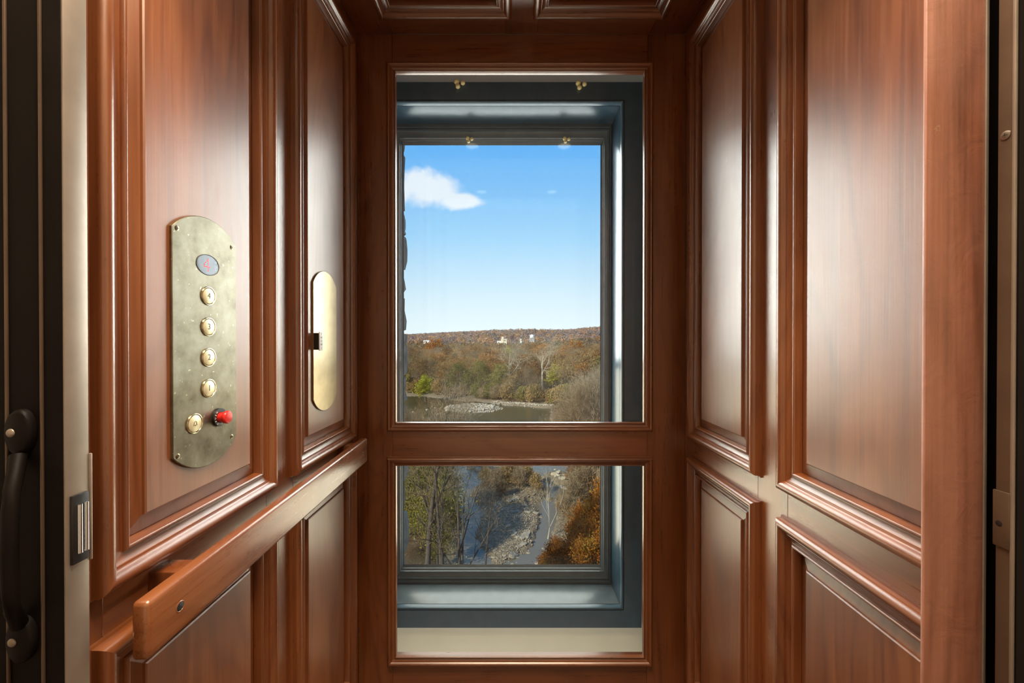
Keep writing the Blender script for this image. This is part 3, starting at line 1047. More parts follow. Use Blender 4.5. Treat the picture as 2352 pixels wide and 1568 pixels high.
def fast_mesh(name, V, Fc, nv, mat, parent=None, smooth=False, colors=None):
    """V (n,3) float array, Fc (m,nv) int array."""
    V = np.asarray(V, dtype=np.float32)
    Fc = np.asarray(Fc, dtype=np.int32)
    me = bpy.data.meshes.new(name)
    me.vertices.add(len(V))
    me.vertices.foreach_set('co', V.ravel())
    me.loops.add(Fc.size)
    me.loops.foreach_set('vertex_index', Fc.ravel())
    me.polygons.add(len(Fc))
    me.polygons.foreach_set('loop_start', np.arange(0, Fc.size, nv, dtype=np.int32))
    if smooth:
        me.polygons.foreach_set('use_smooth', np.ones(len(Fc), dtype=bool))
    if colors is not None:
        at = me.attributes.new('tint', 'FLOAT_COLOR', 'POINT')
        at.data.foreach_set('color', np.asarray(colors, dtype=np.float32).ravel())
    me.update(calc_edges=True)
    me.materials.append(mat)
    if name is None:
        return me
    return me


def grid_mesh(name, X, Y, Z, mat):
    ny, nx = X.shape
    V = np.stack([X.ravel(), Y.ravel(), Z.ravel()], 1)
    i = np.arange(ny * nx).reshape(ny, nx)
    Fc = np.stack([i[:-1, :-1].ravel(), i[:-1, 1:].ravel(), i[1:, 1:].ravel(), i[1:, :-1].ravel()], 1)
    return link(name, fast_mesh(name, V, Fc, 4, mat, smooth=True))


# ---- ground and water materials
m, nt, b, _ = new_mat('leaf_litter_and_gravel')
g = nd(nt, 'ShaderNodeNewGeometry')
sx = nd(nt, 'ShaderNodeSeparateXYZ')
lk(nt, g.outputs['Position'], sx.inputs[0])
n1 = nd(nt, 'ShaderNodeTexNoise', i_Scale=0.35, i_Detail=8.0, i_Roughness=0.65)
lk(nt, g.outputs['Position'], n1.inputs['Vector'])
n2 = nd(nt, 'ShaderNodeTexNoise', i_Scale=3.2, i_Detail=6.0, i_Roughness=0.7)
lk(nt, g.outputs['Position'], n2.inputs['Vector'])
litter = ramp(nt, n1.outputs[0], [(0.3, (0.085, 0.050, 0.022)), (0.5, (0.16, 0.095, 0.040)), (0.62, (0.13, 0.10, 0.04)), (0.75, (0.22, 0.14, 0.068))])
gravel = ramp(nt, n2.outputs[0], [(0.32, (0.07, 0.050, 0.030)), (0.5, (0.18, 0.135, 0.085)), (0.70, (0.31, 0.25, 0.17))])
hh = math_n(nt, 'ADD', sx.outputs[2], math_n(nt, 'MULTIPLY', n1.outputs[0], 1.2))
mr = nd(nt, 'ShaderNodeMapRange')
for i, v in enumerate((WZ + 1.9, WZ + 1.1, 0.0, 1.0)):
    mr.inputs[i + 1].default_value = v
lk(nt, hh, mr.inputs[0])
lk(nt, mixc(nt, mr.outputs[0], litter, gravel), b.inputs['Base Color'])
b.inputs['Roughness'].default_value = 0.95
bp = nd(nt, 'ShaderNodeBump', i_Strength=0.7, i_Distance=0.35)
lk(nt, n2.outputs[0], bp.inputs['Height'])
lk(nt, bp.outputs[0], b.inputs['Normal'])
M_GROUND = m

m, nt, b, _ = new_mat('river_water')
g = nd(nt, 'ShaderNodeNewGeometry')
sx = nd(nt, 'ShaderNodeSeparateXYZ')
lk(nt, g.outputs['Position'], sx.inputs[0])
mr = nd(nt, 'ShaderNodeMapRange', interpolation_type='SMOOTHSTEP')
for i, v in enumerate((82.0, 112.0, 0.0, 1.0)):
    mr.inputs[i + 1].default_value = v
lk(nt, sx.outputs[1], mr.inputs[0])
lk(nt, mixc(nt, mr.outputs[0], (0.125, 0.105, 0.075), (0.026, 0.032, 0.014)), b.inputs['Base Color'])
b.inputs['Roughness'].default_value = 0.14
b.inputs['IOR'].default_value = 1.33
t = nd(nt, 'ShaderNodeTexCoord')
mp = nd(nt, 'ShaderNodeMapping')
mp.inputs['Scale'].default_value = (1.0, 2.2, 1.0)
lk(nt, t.outputs['Object'], mp.inputs[0])
n1 = nd(nt, 'ShaderNodeTexNoise', i_Scale=0.9, i_Detail=5.0, i_Roughness=0.55)
lk(nt, mp.outputs[0], n1.inputs['Vector'])
bp = nd(nt, 'ShaderNodeBump', i_Strength=0.16, i_Distance=0.25)
lk(nt, n1.outputs[0], bp.inputs['Height'])
lk(nt, bp.outputs[0], b.inputs['Normal'])
M_WATER = m


def veg_mat(name, cols, trans=0.35, vary=0.25, attr=False):
    """Leaf colour ramp over fine and broad noise in space, plus a shift per object."""
    m, nt, b, out = new_mat(name)
    g = nd(nt, 'ShaderNodeNewGeometry')
    oi = nd(nt, 'ShaderNodeObjectInfo')
    if attr:
        at = nd(nt, 'ShaderNodeAttribute', attribute_name='tint')
        col = at.outputs['Color']
        fine = nd(nt, 'ShaderNodeTexNoise', i_Scale=0.6, i_Detail=3.0)
        lk(nt, g.outputs['Position'], fine.inputs['Vector'])
        col = mixc(nt, 1.0, col, ramp(nt, fine.outputs[0], [(0.3, (0.62, 0.62, 0.62)), (0.7, (1.3, 1.3, 1.3))]), 'MULTIPLY')
    else:
        fine = nd(nt, 'ShaderNodeTexNoise', i_Scale=1.1, i_Detail=4.0, i_Roughness=0.7)
        lk(nt, g.outputs['Position'], fine.inputs['Vector'])
        f = math_n(nt, 'ADD', fine.outputs[0], math_n(nt, 'MULTIPLY', math_n(nt, 'SUBTRACT', oi.outputs['Random'], 0.5), 0.22))
        k = len(cols)
        col = ramp(nt, f, [(0.30 + 0.40 * i / (k - 1), c_) for i, c_ in enumerate(cols)])
        br = math_n(nt, 'ADD', 1 - vary / 2, math_n(nt, 'MULTIPLY', oi.outputs['Random'], vary))
        sc_ = nd(nt, 'ShaderNodeVectorMath', operation='SCALE')
        lk(nt, col, sc_.inputs[0])
        lk(nt, br, sc_.inputs['Scale'])
        col = sc_.outputs[0]
    nt.nodes.remove(b)
    df = nd(nt, 'ShaderNodeBsdfDiffuse')
    tl = nd(nt, 'ShaderNodeBsdfTranslucent')
    mx = nd(nt, 'ShaderNodeMixShader')
    mx.inputs[0].default_value = trans
    lk(nt, col, df.inputs[0])
    lk(nt, col, tl.inputs[0])
    lk(nt, df.outputs[0], mx.inputs[1])
    lk(nt, tl.outputs[0], mx.inputs[2])
    lk(nt, mx.outputs[0], out.inputs[0])
    return m


V_TWIG = veg_mat('grey_brown_twigs', [(0.13, 0.088, 0.052), (0.25, 0.175, 0.10), (0.34, 0.25, 0.155)])
V_RUST = veg_mat('rust_leaves', [(0.17, 0.080, 0.028), (0.33, 0.155, 0.050), (0.43, 0.235, 0.09)])
V_TAN = veg_mat('tan_leaves', [(0.19, 0.12, 0.050), (0.34, 0.22, 0.09), (0.42, 0.30, 0.14)])
V_OLIVE = veg_mat('olive_leaves', [(0.10, 0.098, 0.026), (0.20, 0.18, 0.048), (0.29, 0.24, 0.075)])
V_ORANGE = veg_mat('orange_leaves', [(0.26, 0.085, 0.012), (0.46, 0.17, 0.018), (0.58, 0.27, 0.035)])
V_FIRE = veg_mat('russet_orange_leaves', [(0.10, 0.032, 0.008), (0.23, 0.070, 0.011), (0.34, 0.120, 0.018), (0.31, 0.19, 0.03)])
V_YELLOW = veg_mat('yellow_green_leaves', [(0.085, 0.085, 0.016), (0.18, 0.165, 0.028), (0.30, 0.26, 0.05)])
V_LIME = veg_mat('bright_yellow_leaves', [(0.16, 0.16, 0.02), (0.34, 0.33, 0.035), (0.50, 0.44, 0.06)])
V_PALE = veg_mat('pale_sycamore_twigs', [(0.18, 0.13, 0.08), (0.30, 0.23, 0.15), (0.40, 0.32, 0.22)])
V_BARK = plain('dark_bark', (0.060, 0.048, 0.038), 0.9, noise=0.3, scale=3)
V_BARK_G = plain('grey_brown_bark', (0.17, 0.135, 0.10), 0.9, noise=0.3, scale=2)
V_BARK_W = plain('white_sycamore_bark', (0.44, 0.38, 0.29), 0.8, noise=0.2, scale=1)
V_FAR = veg_mat('distant_woods', None, trans=0.45, attr=True)


# ---- tree builder
def grow(rng, H, r0, split=(0.30, 1.0), kids=(7, 5, 4), spread=(38, 46, 50), ratio=(0.50, 0.52, 0.55), lean=0.04, up=0.25, fork=None):
    """Skeleton of a tree: arrays of segment ends and radii, and the tips that carry twigs or leaves."""
    seg, tips = [], []
    stack = [(np.array([0., 0., 0.]), np.array([rng.uniform(-lean, lean), rng.uniform(-lean, lean), 1.0]), (H * 0.86 if fork is None else fork), r0, 0)]
    wob = 0.028 if fork is None else 0.05
    if fork is not None:
        pass
    while stack:
        p, d, L, r_, lv = stack.pop()
        d = d / np.linalg.norm(d)
        n = 6 if lv == 0 else (4 if lv == 1 else 2)
        pts = [p]
        q = p.copy()
        dd = d.copy()
        for i in range(n):
            dd = dd + np.array([rng.gauss(0, 0.12 if lv > 1 else (0.11 if lv else wob)), rng.gauss(0, 0.12 if lv > 1 else (0.11 if lv else wob)), rng.gauss(0, 0.04) + (up * 0.18 if lv else 0)])
            dd /= np.linalg.norm(dd)
            q = q + dd * L / n
            pts.append(q.copy())
        r1 = r_ * (0.22 if lv == 0 and fork is None else 0.35)
        for i in range(n):
            seg.append((pts[i], pts[i + 1], r_ + (r1 - r_) * i / n, r_ + (r1 - r_) * (i + 1) / n))
        if lv >= len(kids):
            tips.append((pts[-1], dd))
            tips.append((pts[len(pts) // 2], dd))
            continue
        tips.append((pts[-1], dd))
        k = kids[lv]
        for j in range(k):
            f = split[0] + (split[1] - split[0]) * (j + rng.random()) / k if lv == 0 else 0.25 + 0.75 * (j + rng.random()) / k
            if fork is not None and lv == 0:
                f = 0.94
            f = min(f, 0.999)
            s_ = f * n
            i = int(s_)
            bp_ = pts[i] + (pts[i + 1] - pts[i]) * (s_ - i)
            base = pts[i + 1] - pts[i]
            base /= np.linalg.norm(base)
            az = 2 * math.pi * (j * 0.382 + rng.random() * 0.5)
            side = np.cross(base, np.array([math.cos(az), math.sin(az), 0.13]))
            side /= np.linalg.norm(side) + 1e-9
            a = R(spread[lv] * rng.uniform(0.7, 1.2))
            nd_ = base * math.cos(a) + side * math.sin(a)
            LL = L * ratio[lv] * rng.uniform(0.75, 1.15) * ((1.15 - 0.55 * f) if lv == 0 and fork is None else 1.0)
            if fork is not None and lv == 0:
                LL = (H - L) * rng.uniform(0.8, 1.1)
            rr_ = max((r_ + (r1 - r_) * f) * 0.62, r0 * 0.02)
            stack.append((bp_, nd_, LL, rr_, lv + 1))
    P0 = np.array([s_[0] for s_ in seg])
    P1 = np.array([s_[1] for s_ in seg])
    return P0, P1, np.array([s_[2] for s_ in seg]), np.array([s_[3] for s_ in seg]), np.array([t_[0] for t_ in tips]), np.array([t_[1] for t_ in tips])


def seg_geo(P0, P1, R0, R1, n=4):
    d = P1 - P0
    d /= np.linalg.norm(d, axis=1, keepdims=True) + 1e-9
    ref = np.where(np.abs(d[:, 2:3]) > 0.9, np.array([[1., 0, 0]]), np.array([[0., 0, 1.]]))
    s_ = np.cross(d, ref)
    s_ /= np.linalg.norm(s_, axis=1, keepdims=True) + 1e-9
    t_ = np.cross(s_, d)
    a = 2 * np.pi * np.arange(n) / n
    ca, sa = np.cos(a)[None, :, None], np.sin(a)[None, :, None]
    off = s_[:, None, :] * ca + t_[:, None, :] * sa
    A = P0[:, None, :] + off * R0[:, None, None]
    B = P1[:, None, :] + off * R1[:, None, None]
    V = np.concatenate([A, B], 1).reshape(-1, 3)
    base = (np.arange(len(P0)) * 2 * n)[:, None]
    k = np.arange(n)
    k2 = (k + 1) % n
    Fc = np.stack([base + k, base + k2, base + n + k2, base + n + k], 2).reshape(-1, 4)
    return V, Fc


def leaf_geo(nr, tips, dirs, per, sigma, size, slim=1.0, droop=0.0):
    """Small quads scattered round the branch tips (SLIM < 1 makes twigs of them)."""
    n = len(tips) * per
    c_ = np.repeat(tips, per, 0) + nr.normal(0, sigma, (n, 3)) * np.array([1, 1, 0.8])
    u = nr.normal(0, 1, (n, 3))
    if slim < 1:
        u = u * 0.55 + np.repeat(dirs, per, 0) + np.array([0, 0, 0.35 - droop])
    u /= np.linalg.norm(u, axis=1, keepdims=True)
    v = np.cross(u, nr.normal(0, 1, (n, 3)))
    v /= np.linalg.norm(v, axis=1, keepdims=True) + 1e-9
    s_ = size * nr.uniform(0.55, 1.35, (n, 1))
    hu, hv = u * s_ * 0.5, v * s_ * 0.5 * slim
    V = np.stack([c_ - hu, c_ + hv * 0.9, c_ + hu, c_ - hv * 0.9], 1).reshape(-1, 3)
    Fc = np.arange(n * 4).reshape(-1, 4)
    return V, Fc


class Tree:
    """One kind of tree: shared trunk mesh and shared crown mesh; put() links a tree with its own crown."""

    def __init__(self, name, seed, H, r0, bark, crown_mat, per, sigma, size, slim=1.0, sides=4, crown='foliage', **kw):
        rng = random.Random(seed)
        nr = np.random.RandomState(seed)
        P0, P1, R0, R1, tips, dirs = grow(rng, H, r0, **kw)
        V, Fc = seg_geo(P0, P1, R0, R1, sides)
        self.trunk = fast_mesh(name, V, Fc, 4, bark, smooth=True)
        V, Fc = leaf_geo(nr, tips, dirs, per, sigma, size, slim)
        keep = V.reshape(-1, 4, 3)[:, :, 2].min(1) > 0.05
        V = V.reshape(-1, 4, 3)[keep].reshape(-1, 3)
        self.leaf = fast_mesh(crown, V, np.arange(len(V)).reshape(-1, 4), 4, crown_mat)
        self.name, self.crown, self.H = name, crown, H

    def put(self, x, y, label, cat, group=None, s=1.0, rot=None, z=None, sz=None):
        o = bpy.data.objects.new(self.name, self.trunk)
        o.location = (x, y, (th(x, y) if z is None else z) - 0.15)
        o.rotation_euler = (0, 0, random.random() * 6.283 if rot is None else rot)
        o.scale = (s, s, s if sz is None else sz)
        C.objects.link(o)
        tag(o, label, cat, group)
        f = bpy.data.objects.new(self.crown, self.leaf)
        f.parent = o
        f['kind'] = 'stuff'
        C.objects.link(f)
        return o


random.seed(11)

# ---- ground, river
ys = np.concatenate([np.linspace(22, 100, 150), np.linspace(101, 200, 110), np.geomspace(202, 1750, 90)])
ts = np.linspace(-1, 1, 181)
ts = np.sign(ts) * (0.55 * np.abs(ts) + 0.45 * np.abs(ts) ** 3)
Y, T = np.meshgrid(ys, ts, indexing='ij')
X = T * (Y * 0.72 + 14)
gnd = struct(grid_mesh('terrain', X, Y, terrain(X, Y), M_GROUND))
nearg = struct(box('ground_beneath_building', -60, 60, 1.9, 22.5, WZ - 2, WZ + 4.0, M_GROUND))
riv = struct(mesh('river', [(-260, 20, WZ), (260, 20, WZ), (260, 330, WZ), (-260, 330, WZ)], [(0, 1, 2, 3)], M_WATER))

# ---- the wood across the river
bareA = Tree('bare_tree', 1, 18, 0.24, V_BARK_G, V_TWIG, 7, 0.75, 1.25, 0.075, crown='twigs')
bareB = Tree('bare_tree', 2, 17, 0.22, V_BARK_G, V_TWIG, 8, 0.85, 1.1, 0.085, crown='twigs', split=(0.22, 1.0))
rustA = Tree('rust_tree', 3, 17, 0.22, V_BARK_G, V_RUST, 6, 0.8, 0.60, 0.7)
rustB = Tree('rust_tree', 4, 16, 0.20, V_BARK_G, V_RUST, 5, 0.9, 0.55, 0.6, split=(0.2, 1.0))
tanA = Tree('tan_tree', 5, 16, 0.20, V_BARK_G, V_TAN, 5, 0.9, 0.55, 0.55, split=(0.2, 1.0))
olvA = Tree('olive_tree', 6, 15, 0.20, V_BARK_G, V_OLIVE, 7, 0.9, 0.62, 0.75, split=(0.15, 1.0))
orgA = Tree('orange_tree', 7, 18, 0.24, V_BARK_G, V_ORANGE, 9, 0.8, 0.70, 0.8)
yelA = Tree('yellow_green_tree', 8, 12, 0.16, V_BARK_G, V_LIME, 8, 0.7, 0.6, 0.8, split=(0.2, 1.0))
sycA = Tree('sycamore', 9, 17, 0.55, V_BARK_W, V_PALE, 7, 0.9, 1.3, 0.075, crown='twigs', split=(0.30, 1.0), kids=(6, 5, 4), spread=(45, 46, 50), ratio=(0.62, 0.55, 0.55))
sycB = Tree('sycamore', 10, 17, 0.50, V_BARK_W, V_PALE, 6, 0.9, 1.3, 0.075, crown='twigs', split=(0.35, 1.0), kids=(5, 5, 4), spread=(42, 46, 50), ratio=(0.66, 0.55, 0.55))
bushO = Tree('shrub', 12, 4.2, 0.07, V_BARK_G, V_OLIVE, 7, 0.55, 0.45, 0.8, split=(0.05, 1.0))
bushT = Tree('shrub', 13, 4.0, 0.07, V_BARK_G, V_TAN, 7, 0.55, 0.42, 0.6, split=(0.05, 1.0))
bushB = Tree('shrub', 14, 4.0, 0.07, V_BARK_G, V_TWIG, 9, 0.55, 0.85, 0.09, crown='twigs', split=(0.05, 1.0))
bushF = Tree('shrub', 15, 5.0, 0.08, V_BARK, V_FIRE, 12, 0.50, 0.24, 0.8, split=(0.04, 1.0), kids=(10, 6, 4))
bushY = Tree('shrub', 16, 6.5, 0.08, V_BARK, V_YELLOW, 9, 0.55, 0.22, 0.7, split=(0.10, 1.0), kids=(9, 6, 4), spread=(34, 44, 50))

GW = 'trees in the wood across the river'
KINDS = [(bareA, 'grey bare tree standing in the wood across the river', 'tree', 0.16), (bareB, 'grey bare tree standing in the wood across the river', 'tree', 0.14),
         (rustA, 'rust brown tree standing in the wood across the river', 'tree', 0.19), (rustB, 'rust brown tree standing in the wood across the river', 'tree', 0.17),
         (tanA, 'tan leaved tree standing in the wood across the river', 'tree', 0.19), (olvA, 'olive green tree standing in the wood across the river', 'tree', 0.15)]
rngw = random.Random(77)
# singled-out trees first: (kind, x at its place, y, scale, label)
special = [(sycA, -0.9, 172, 1.12, 'bare white sycamore with a broad crown across the river, left of its white neighbour'),
           (sycB, 12.6, 170, 1.10, 'bare white sycamore with a forked leaning trunk across the river, right of its white neighbour'),
           (orgA, -50.0, 258, 1.02, 'orange tree near the left end of the wood across the river'),
           (orgA, 9.5, 262, 0.84, 'orange tree with a wide crown below the water tower'),
           (orgA, 17.5, 268, 0.82, 'broad orange tree just right of the water tower'),
           (orgA, 35.5, 236, 0.92, 'golden orange tree in the right of the wood across the river'),
           (orgA, 30.0, 232, 0.80, 'small golden orange tree in the right of the wood, left of a taller one'),
           (yelA, -1.5, 226, 1.20, 'yellow green tree above the white sycamores across the river'),
           (yelA, -33.5, 158, 0.80, 'bright yellow green tree at left end of the wood near the water'),
           (yelA, 18.5, 170, 0.85, 'green tree to the right of the white sycamores across the river'),
           (yelA, 9.3, 153, 0.30, 'small yellow shrub at the water edge below the white sycamores')]
taken = [(x, y) for _, x, y, _, _ in special]
for kind, x, y, s, lab in special:
    o = kind.put(x, y, lab, 'tree', s=s, rot=1.0)
nw = 0
yy = 160.0
while yy < 305:
    step = 6.6 + (yy - 160) * 0.016
    x0, x1 = -0.262 * yy - 11, 0.222 * yy + 11
    xx = x0 + rngw.uniform(0, step)
    while xx < x1:
        x, y = xx + rngw.uniform(-2.4, 2.4), yy + rngw.uniform(-2.4, 2.4)
        fs = 167 - 0.545 * (x + 27)
        ok = y > fs + 5 and all((x - a) ** 2 + ((y - c_) * (0.45 if y < c_ else 1.0)) ** 2 > 26 for a, c_ in taken) and nw < 285
        if ok:
            u = rngw.random()
            for kind, lab, cat, p in KINDS:
                u -= p
                if u <= 0:
                    break
            front = y < fs + 22
            s = rngw.uniform(0.60, 0.90) if front else rngw.uniform(0.74, 0.96)
            side = 'left of the sycamores' if x < -0.045 * y else ('among the sycamores' if x < 0.085 * y else 'right of the sycamores')
            rank = 'front' if front else ('middle' if y < 215 else ('back' if y < 260 else 'far back'))
            lab = '%s at the %s of the wood across river, %s' % (lab.split(' standing')[0], rank, side)
            kind.put(x, y, lab, cat, GW, s=s * 1.05, rot=rngw.random() * 6.28, sz=s * rngw.uniform(0.92, 1.05))
            nw += 1
        xx += step
    yy += step
# low growth along the far shore
for k in range(52):
    x = rngw.uniform(-52, 44)
    y = 167 - 0.545 * (x + 27) + rngw.uniform(3, 9)
    kind = rngw.choice((bushO, bushT, bushT, bushB, bushO))
    lab = {bushO: 'olive green shrub on the far bank of the river', bushT: 'tan leaved shrub on the far bank of the river', bushB: 'bare grey shrub on the far bank of the river'}[kind]
    lab += ', left of the island' if x < -24 else (', behind the island' if x < -3 else (', below the sycamores' if x < 15 else ', right of the sycamores'))
    kind.put(x, y, lab, 'shrub', 'shrubs on the far bank', s=rngw.uniform(0.7, 1.4))

# ---- woods further off: too many and too small to pick apart
nrw = np.random.RandomState(5)


def far_woods(name, n, y0, y1, x0r, x1r, rad, quads, size, hue):
    yv = np.sqrt(nrw.uniform(y0 ** 2, y1 ** 2, n))
    xv = yv * nrw.uniform(x0r, x1r, n)
    zv = terrain(xv, yv)
    pal = np.array(hue)
    patch = vnoise(xv, yv, 31, 4, 0.010)
    idx = np.clip(((patch * 0.9 + nrw.normal(0, 0.35, n)) * 0.5 + 0.5) * len(pal), 0, len(pal) - 1).astype(int)
    col = pal[idx] * nrw.uniform(0.75, 1.2, (n, 1))
    rr_ = rad * nrw.uniform(0.7, 1.25, n)
    m_ = n * quads
    dirs = nrw.normal(0, 1, (m_, 3))
    dirs[:, 2] = np.abs(dirs[:, 2]) * 0.9 - 0.25
    dirs /= np.linalg.norm(dirs, axis=1, keepdims=True)
    R_ = np.repeat(rr_, quads)[:, None]
    c_ = np.stack([np.repeat(xv, quads), np.repeat(yv, quads), np.repeat(zv + rr_ * 1.25, quads)], 1) + dirs * R_ * nrw.uniform(0.72, 1.05, (m_, 1)) * np.array([1, 1, 1.15])
    u = np.cross(dirs + nrw.normal(0, 0.45, (m_, 3)), nrw.normal(0, 1, (m_, 3)))
    u /= np.linalg.norm(u, axis=1, keepdims=True) + 1e-9
    v = np.cross(u, dirs + nrw.normal(0, 0.45, (m_, 3)))
    v /= np.linalg.norm(v, axis=1, keepdims=True) + 1e-9
    s_ = size * nrw.uniform(0.6, 1.3, (m_, 1)) * 0.5
    V = np.stack([c_ - u * s_, c_ - v * s_, c_ + u * s_, c_ + v * s_], 1).reshape(-1, 3)
    colr = np.repeat(np.repeat(col, quads, 0) * nrw.uniform(0.8, 1.2, (m_, 1)), 4, 0)
    colr = np.concatenate([colr, np.ones((len(colr), 1))], 1)
    o = link(name, fast_mesh(name, V, np.arange(m_ * 4).reshape(-1, 4), 4, V_FAR, colors=colr))
    o['kind'] = 'stuff'
    return o


PAL_V = [(0.203, 0.150, 0.106), (0.257, 0.176, 0.106), (0.203, 0.169, 0.094), (0.324, 0.182, 0.075), (0.230, 0.169, 0.125), (0.405, 0.202, 0.062), (0.162, 0.150, 0.075)]
PAL_R = [(0.302, 0.220, 0.208), (0.360, 0.244, 0.216), (0.474, 0.271, 0.160), (0.323, 0.244, 0.226), (0.549, 0.305, 0.150), (0.398, 0.280, 0.187), (0.264, 0.227, 0.216)]  # ridge colours lifted towards mauve, distance haze put into the palette
o = far_woods('distant_woodland', 1500, 300, 740, -0.36, 0.36, 5.2, 95, 1.9, PAL_V)
tag(o, 'autumn woodland beyond the near trees on the low ground below the ridge', 'woodland')
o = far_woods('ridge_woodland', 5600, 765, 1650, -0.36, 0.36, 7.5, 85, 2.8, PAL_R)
tag(o, 'autumn woodland covering the long ridge on the horizon', 'woodland')

# ---- water tower and the pale buildings in the valley
TX, TY = 34.2, 700.0
tz = th(TX, TY)
wt = empty('water_tower', (TX, TY, tz))
tag(wt, 'white water tower on tall legs rising from the woods beyond the river', 'water tower')
M_TOWER = plain('white_tower_paint', (0.86, 0.87, 0.88), 0.5)
M_BUILD = plain('pale_cladding', (0.72, 0.62, 0.47), 0.8)
M_BUILD_W = plain('white_cladding', (0.80, 0.80, 0.78), 0.8)
M_WINDOW = plain('far_window_glass', (0.05, 0.06, 0.07), 0.2)
bm = bmesh.new()
n = 24
prof = [(0.02, 8.9), (1.6, 8.7), (2.9, 8.0), (3.4, 7.0), (3.4, 4.6), (3.2, 3.7), (2.3, 2.8), (0.9, 2.2), (0.5, 2.0)]
prev = None
for r_, h_ in prof:
    cur = [bm.verts.new((TX + math.cos(2 * math.pi * k / n) * r_, TY + math.sin(2 * math.pi * k / n) * r_, h_ + 0.6)) for k in range(n)]
    if prev:
        for k in range(n):
            bm.faces.new((prev[k], prev[(k + 1) % n], cur[(k + 1) % n], cur[k]))
    prev = cur
bmesh.ops.recalc_face_normals(bm, faces=bm.faces)
bm_obj('tank', bm, M_TOWER, wt, 40)
bm = bmesh.new()
tube(bm, [(TX + math.cos(a) * 4.1, TY + math.sin(a) * 3.9, 4.4) for a in np.linspace(0, 2 * math.pi, 25)], 0.22, 6, False)
bm_obj('catwalk', bm, M_TOWER, wt, 60)
for k in range(6):
    a = 2 * math.pi * (k + 0.5) / 6
    bm = bmesh.new()
    tube(bm, [(TX + math.cos(a) * 3.9, TY + math.sin(a) * 3.9, tz - 1), (TX + math.cos(a) * 3.4, TY + math.sin(a) * 3.2, 5.0)], 0.42, 8)
    bm_obj('leg', bm, M_TOWER, wt, 60)
bm = bmesh.new()
tube(bm, [(TX, TY, tz - 1), (TX, TY, 2.8)], 0.62, 10)
bm_obj('riser', bm, M_TOWER, wt, 60)


def far_building(x, y, w_, d_, h_, mat, label, tower=None):
    z0 = th(x, y)
    o = empty('building', (x, y, z0))
    tag(o, label, 'building')
    box('wall', x - w_ / 2, x + w_ / 2, y - d_ / 2, y + d_ / 2, z0 - 1, h_, mat, o)
    box('roof', x - w_ / 2 - .2, x + w_ / 2 + .2, y - d_ / 2 - .2, y + d_ / 2 + .2, h_, h_ + 0.4, M_BUILD_W, o)
    if tower:
        box('stair_tower', x + tower[0] - 1.6, x + tower[0] + 1.6, y - d_ / 2 - 0.6, y + d_ / 2, z0, h_ + tower[1], mat, o)
    for i in range(max(1, int(w_ // 4))):
        box('window', x - w_ / 2 + 1.2 + i * 4, x - w_ / 2 + 2.8 + i * 4, y - d_ / 2 - 0.05, y - d_ / 2 + 0.1, h_ - 2.8, h_ - 1.4, M_WINDOW, o)
    return o


far_building(-12.5, 640, 9.0, 8, 1.2, M_BUILD, 'tan block with a taller white stair tower in the valley, left of the water tower', (-2.2, 4.0))
far_building(-20.0, 645, 7.0, 8, -1.6, M_BUILD_W, 'low white building beside the tan block in the valley')
far_building(-150.0, 720, 10.0, 8, -1.0, M_BUILD_W, 'long low white building in the valley at the left of the ridge')
far_building(15.0, 690, 2.6, 3, 1.6, M_BUILD_W, 'narrow white building between the tan block and the water tower')

# ---- rocks
M_ROCK = plain('river_rock', (0.24, 0.20, 0.15), 0.9, noise=0.35, scale=2.5, bump=0.6)
M_ROCK_P = plain('pale_river_rock', (0.36, 0.31, 0.235), 0.9, noise=0.25, scale=2.5, bump=0.6)


def rock_mesh(seed, mat, flat):
    nr = np.random.RandomState(seed)
    bm = bmesh.new()
    bmesh.ops.create_icosphere(bm, subdivisions=2, radius=1.0)
    pl = [(nr.normal(0, 1, 3), nr.uniform(0.45, 0.85)) for _ in range(9)]
    for v in bm.verts:
        for q, d_ in pl:
            q = q / np.linalg.norm(q)
            s_ = float(np.dot(q, v.co)) - d_
            if s_ > 0:
                v.co -= Vector(q * s_)
        v.co += Vector(nr.normal(0, 0.025, 3))
        v.co.z *= flat
    me = bpy.data.meshes.new('rock')
    bm.to_mesh(me)
    bm.free()
    me.materials.append(mat)
    return me


rocks_d = [rock_mesh(40 + i, M_ROCK, f) for i, f in enumerate((0.45, 0.6, 0.38, 0.7, 0.5))]
rocks_p = [rock_mesh(60 + i, M_ROCK_P, f) for i, f in enumerate((0.45, 0.6, 0.38, 0.7))]
rr2 = random.Random(9)


def SIZE(q):
    return 'small' if q < 0.9 else ('middling' if q < 1.2 else 'large')


def put_rock(mes, x, y, s, label, group, sink=0.25):
    o = bpy.data.objects.new('rock', rr2.choice(mes))
    o.location = (x, y, max(th(x, y), WZ - 0.1) + s * (0.28 - sink))
    o.rotation_euler = (rr2.uniform(-.15, .15), rr2.uniform(-.15, .15), rr2.uniform(0, 6.28))
    o.scale = (s, s * rr2.uniform(0.65, 1.0), s * rr2.uniform(0.7, 1.0))
    C.objects.link(o)
    tag(o, label, 'rock', group)
    return o


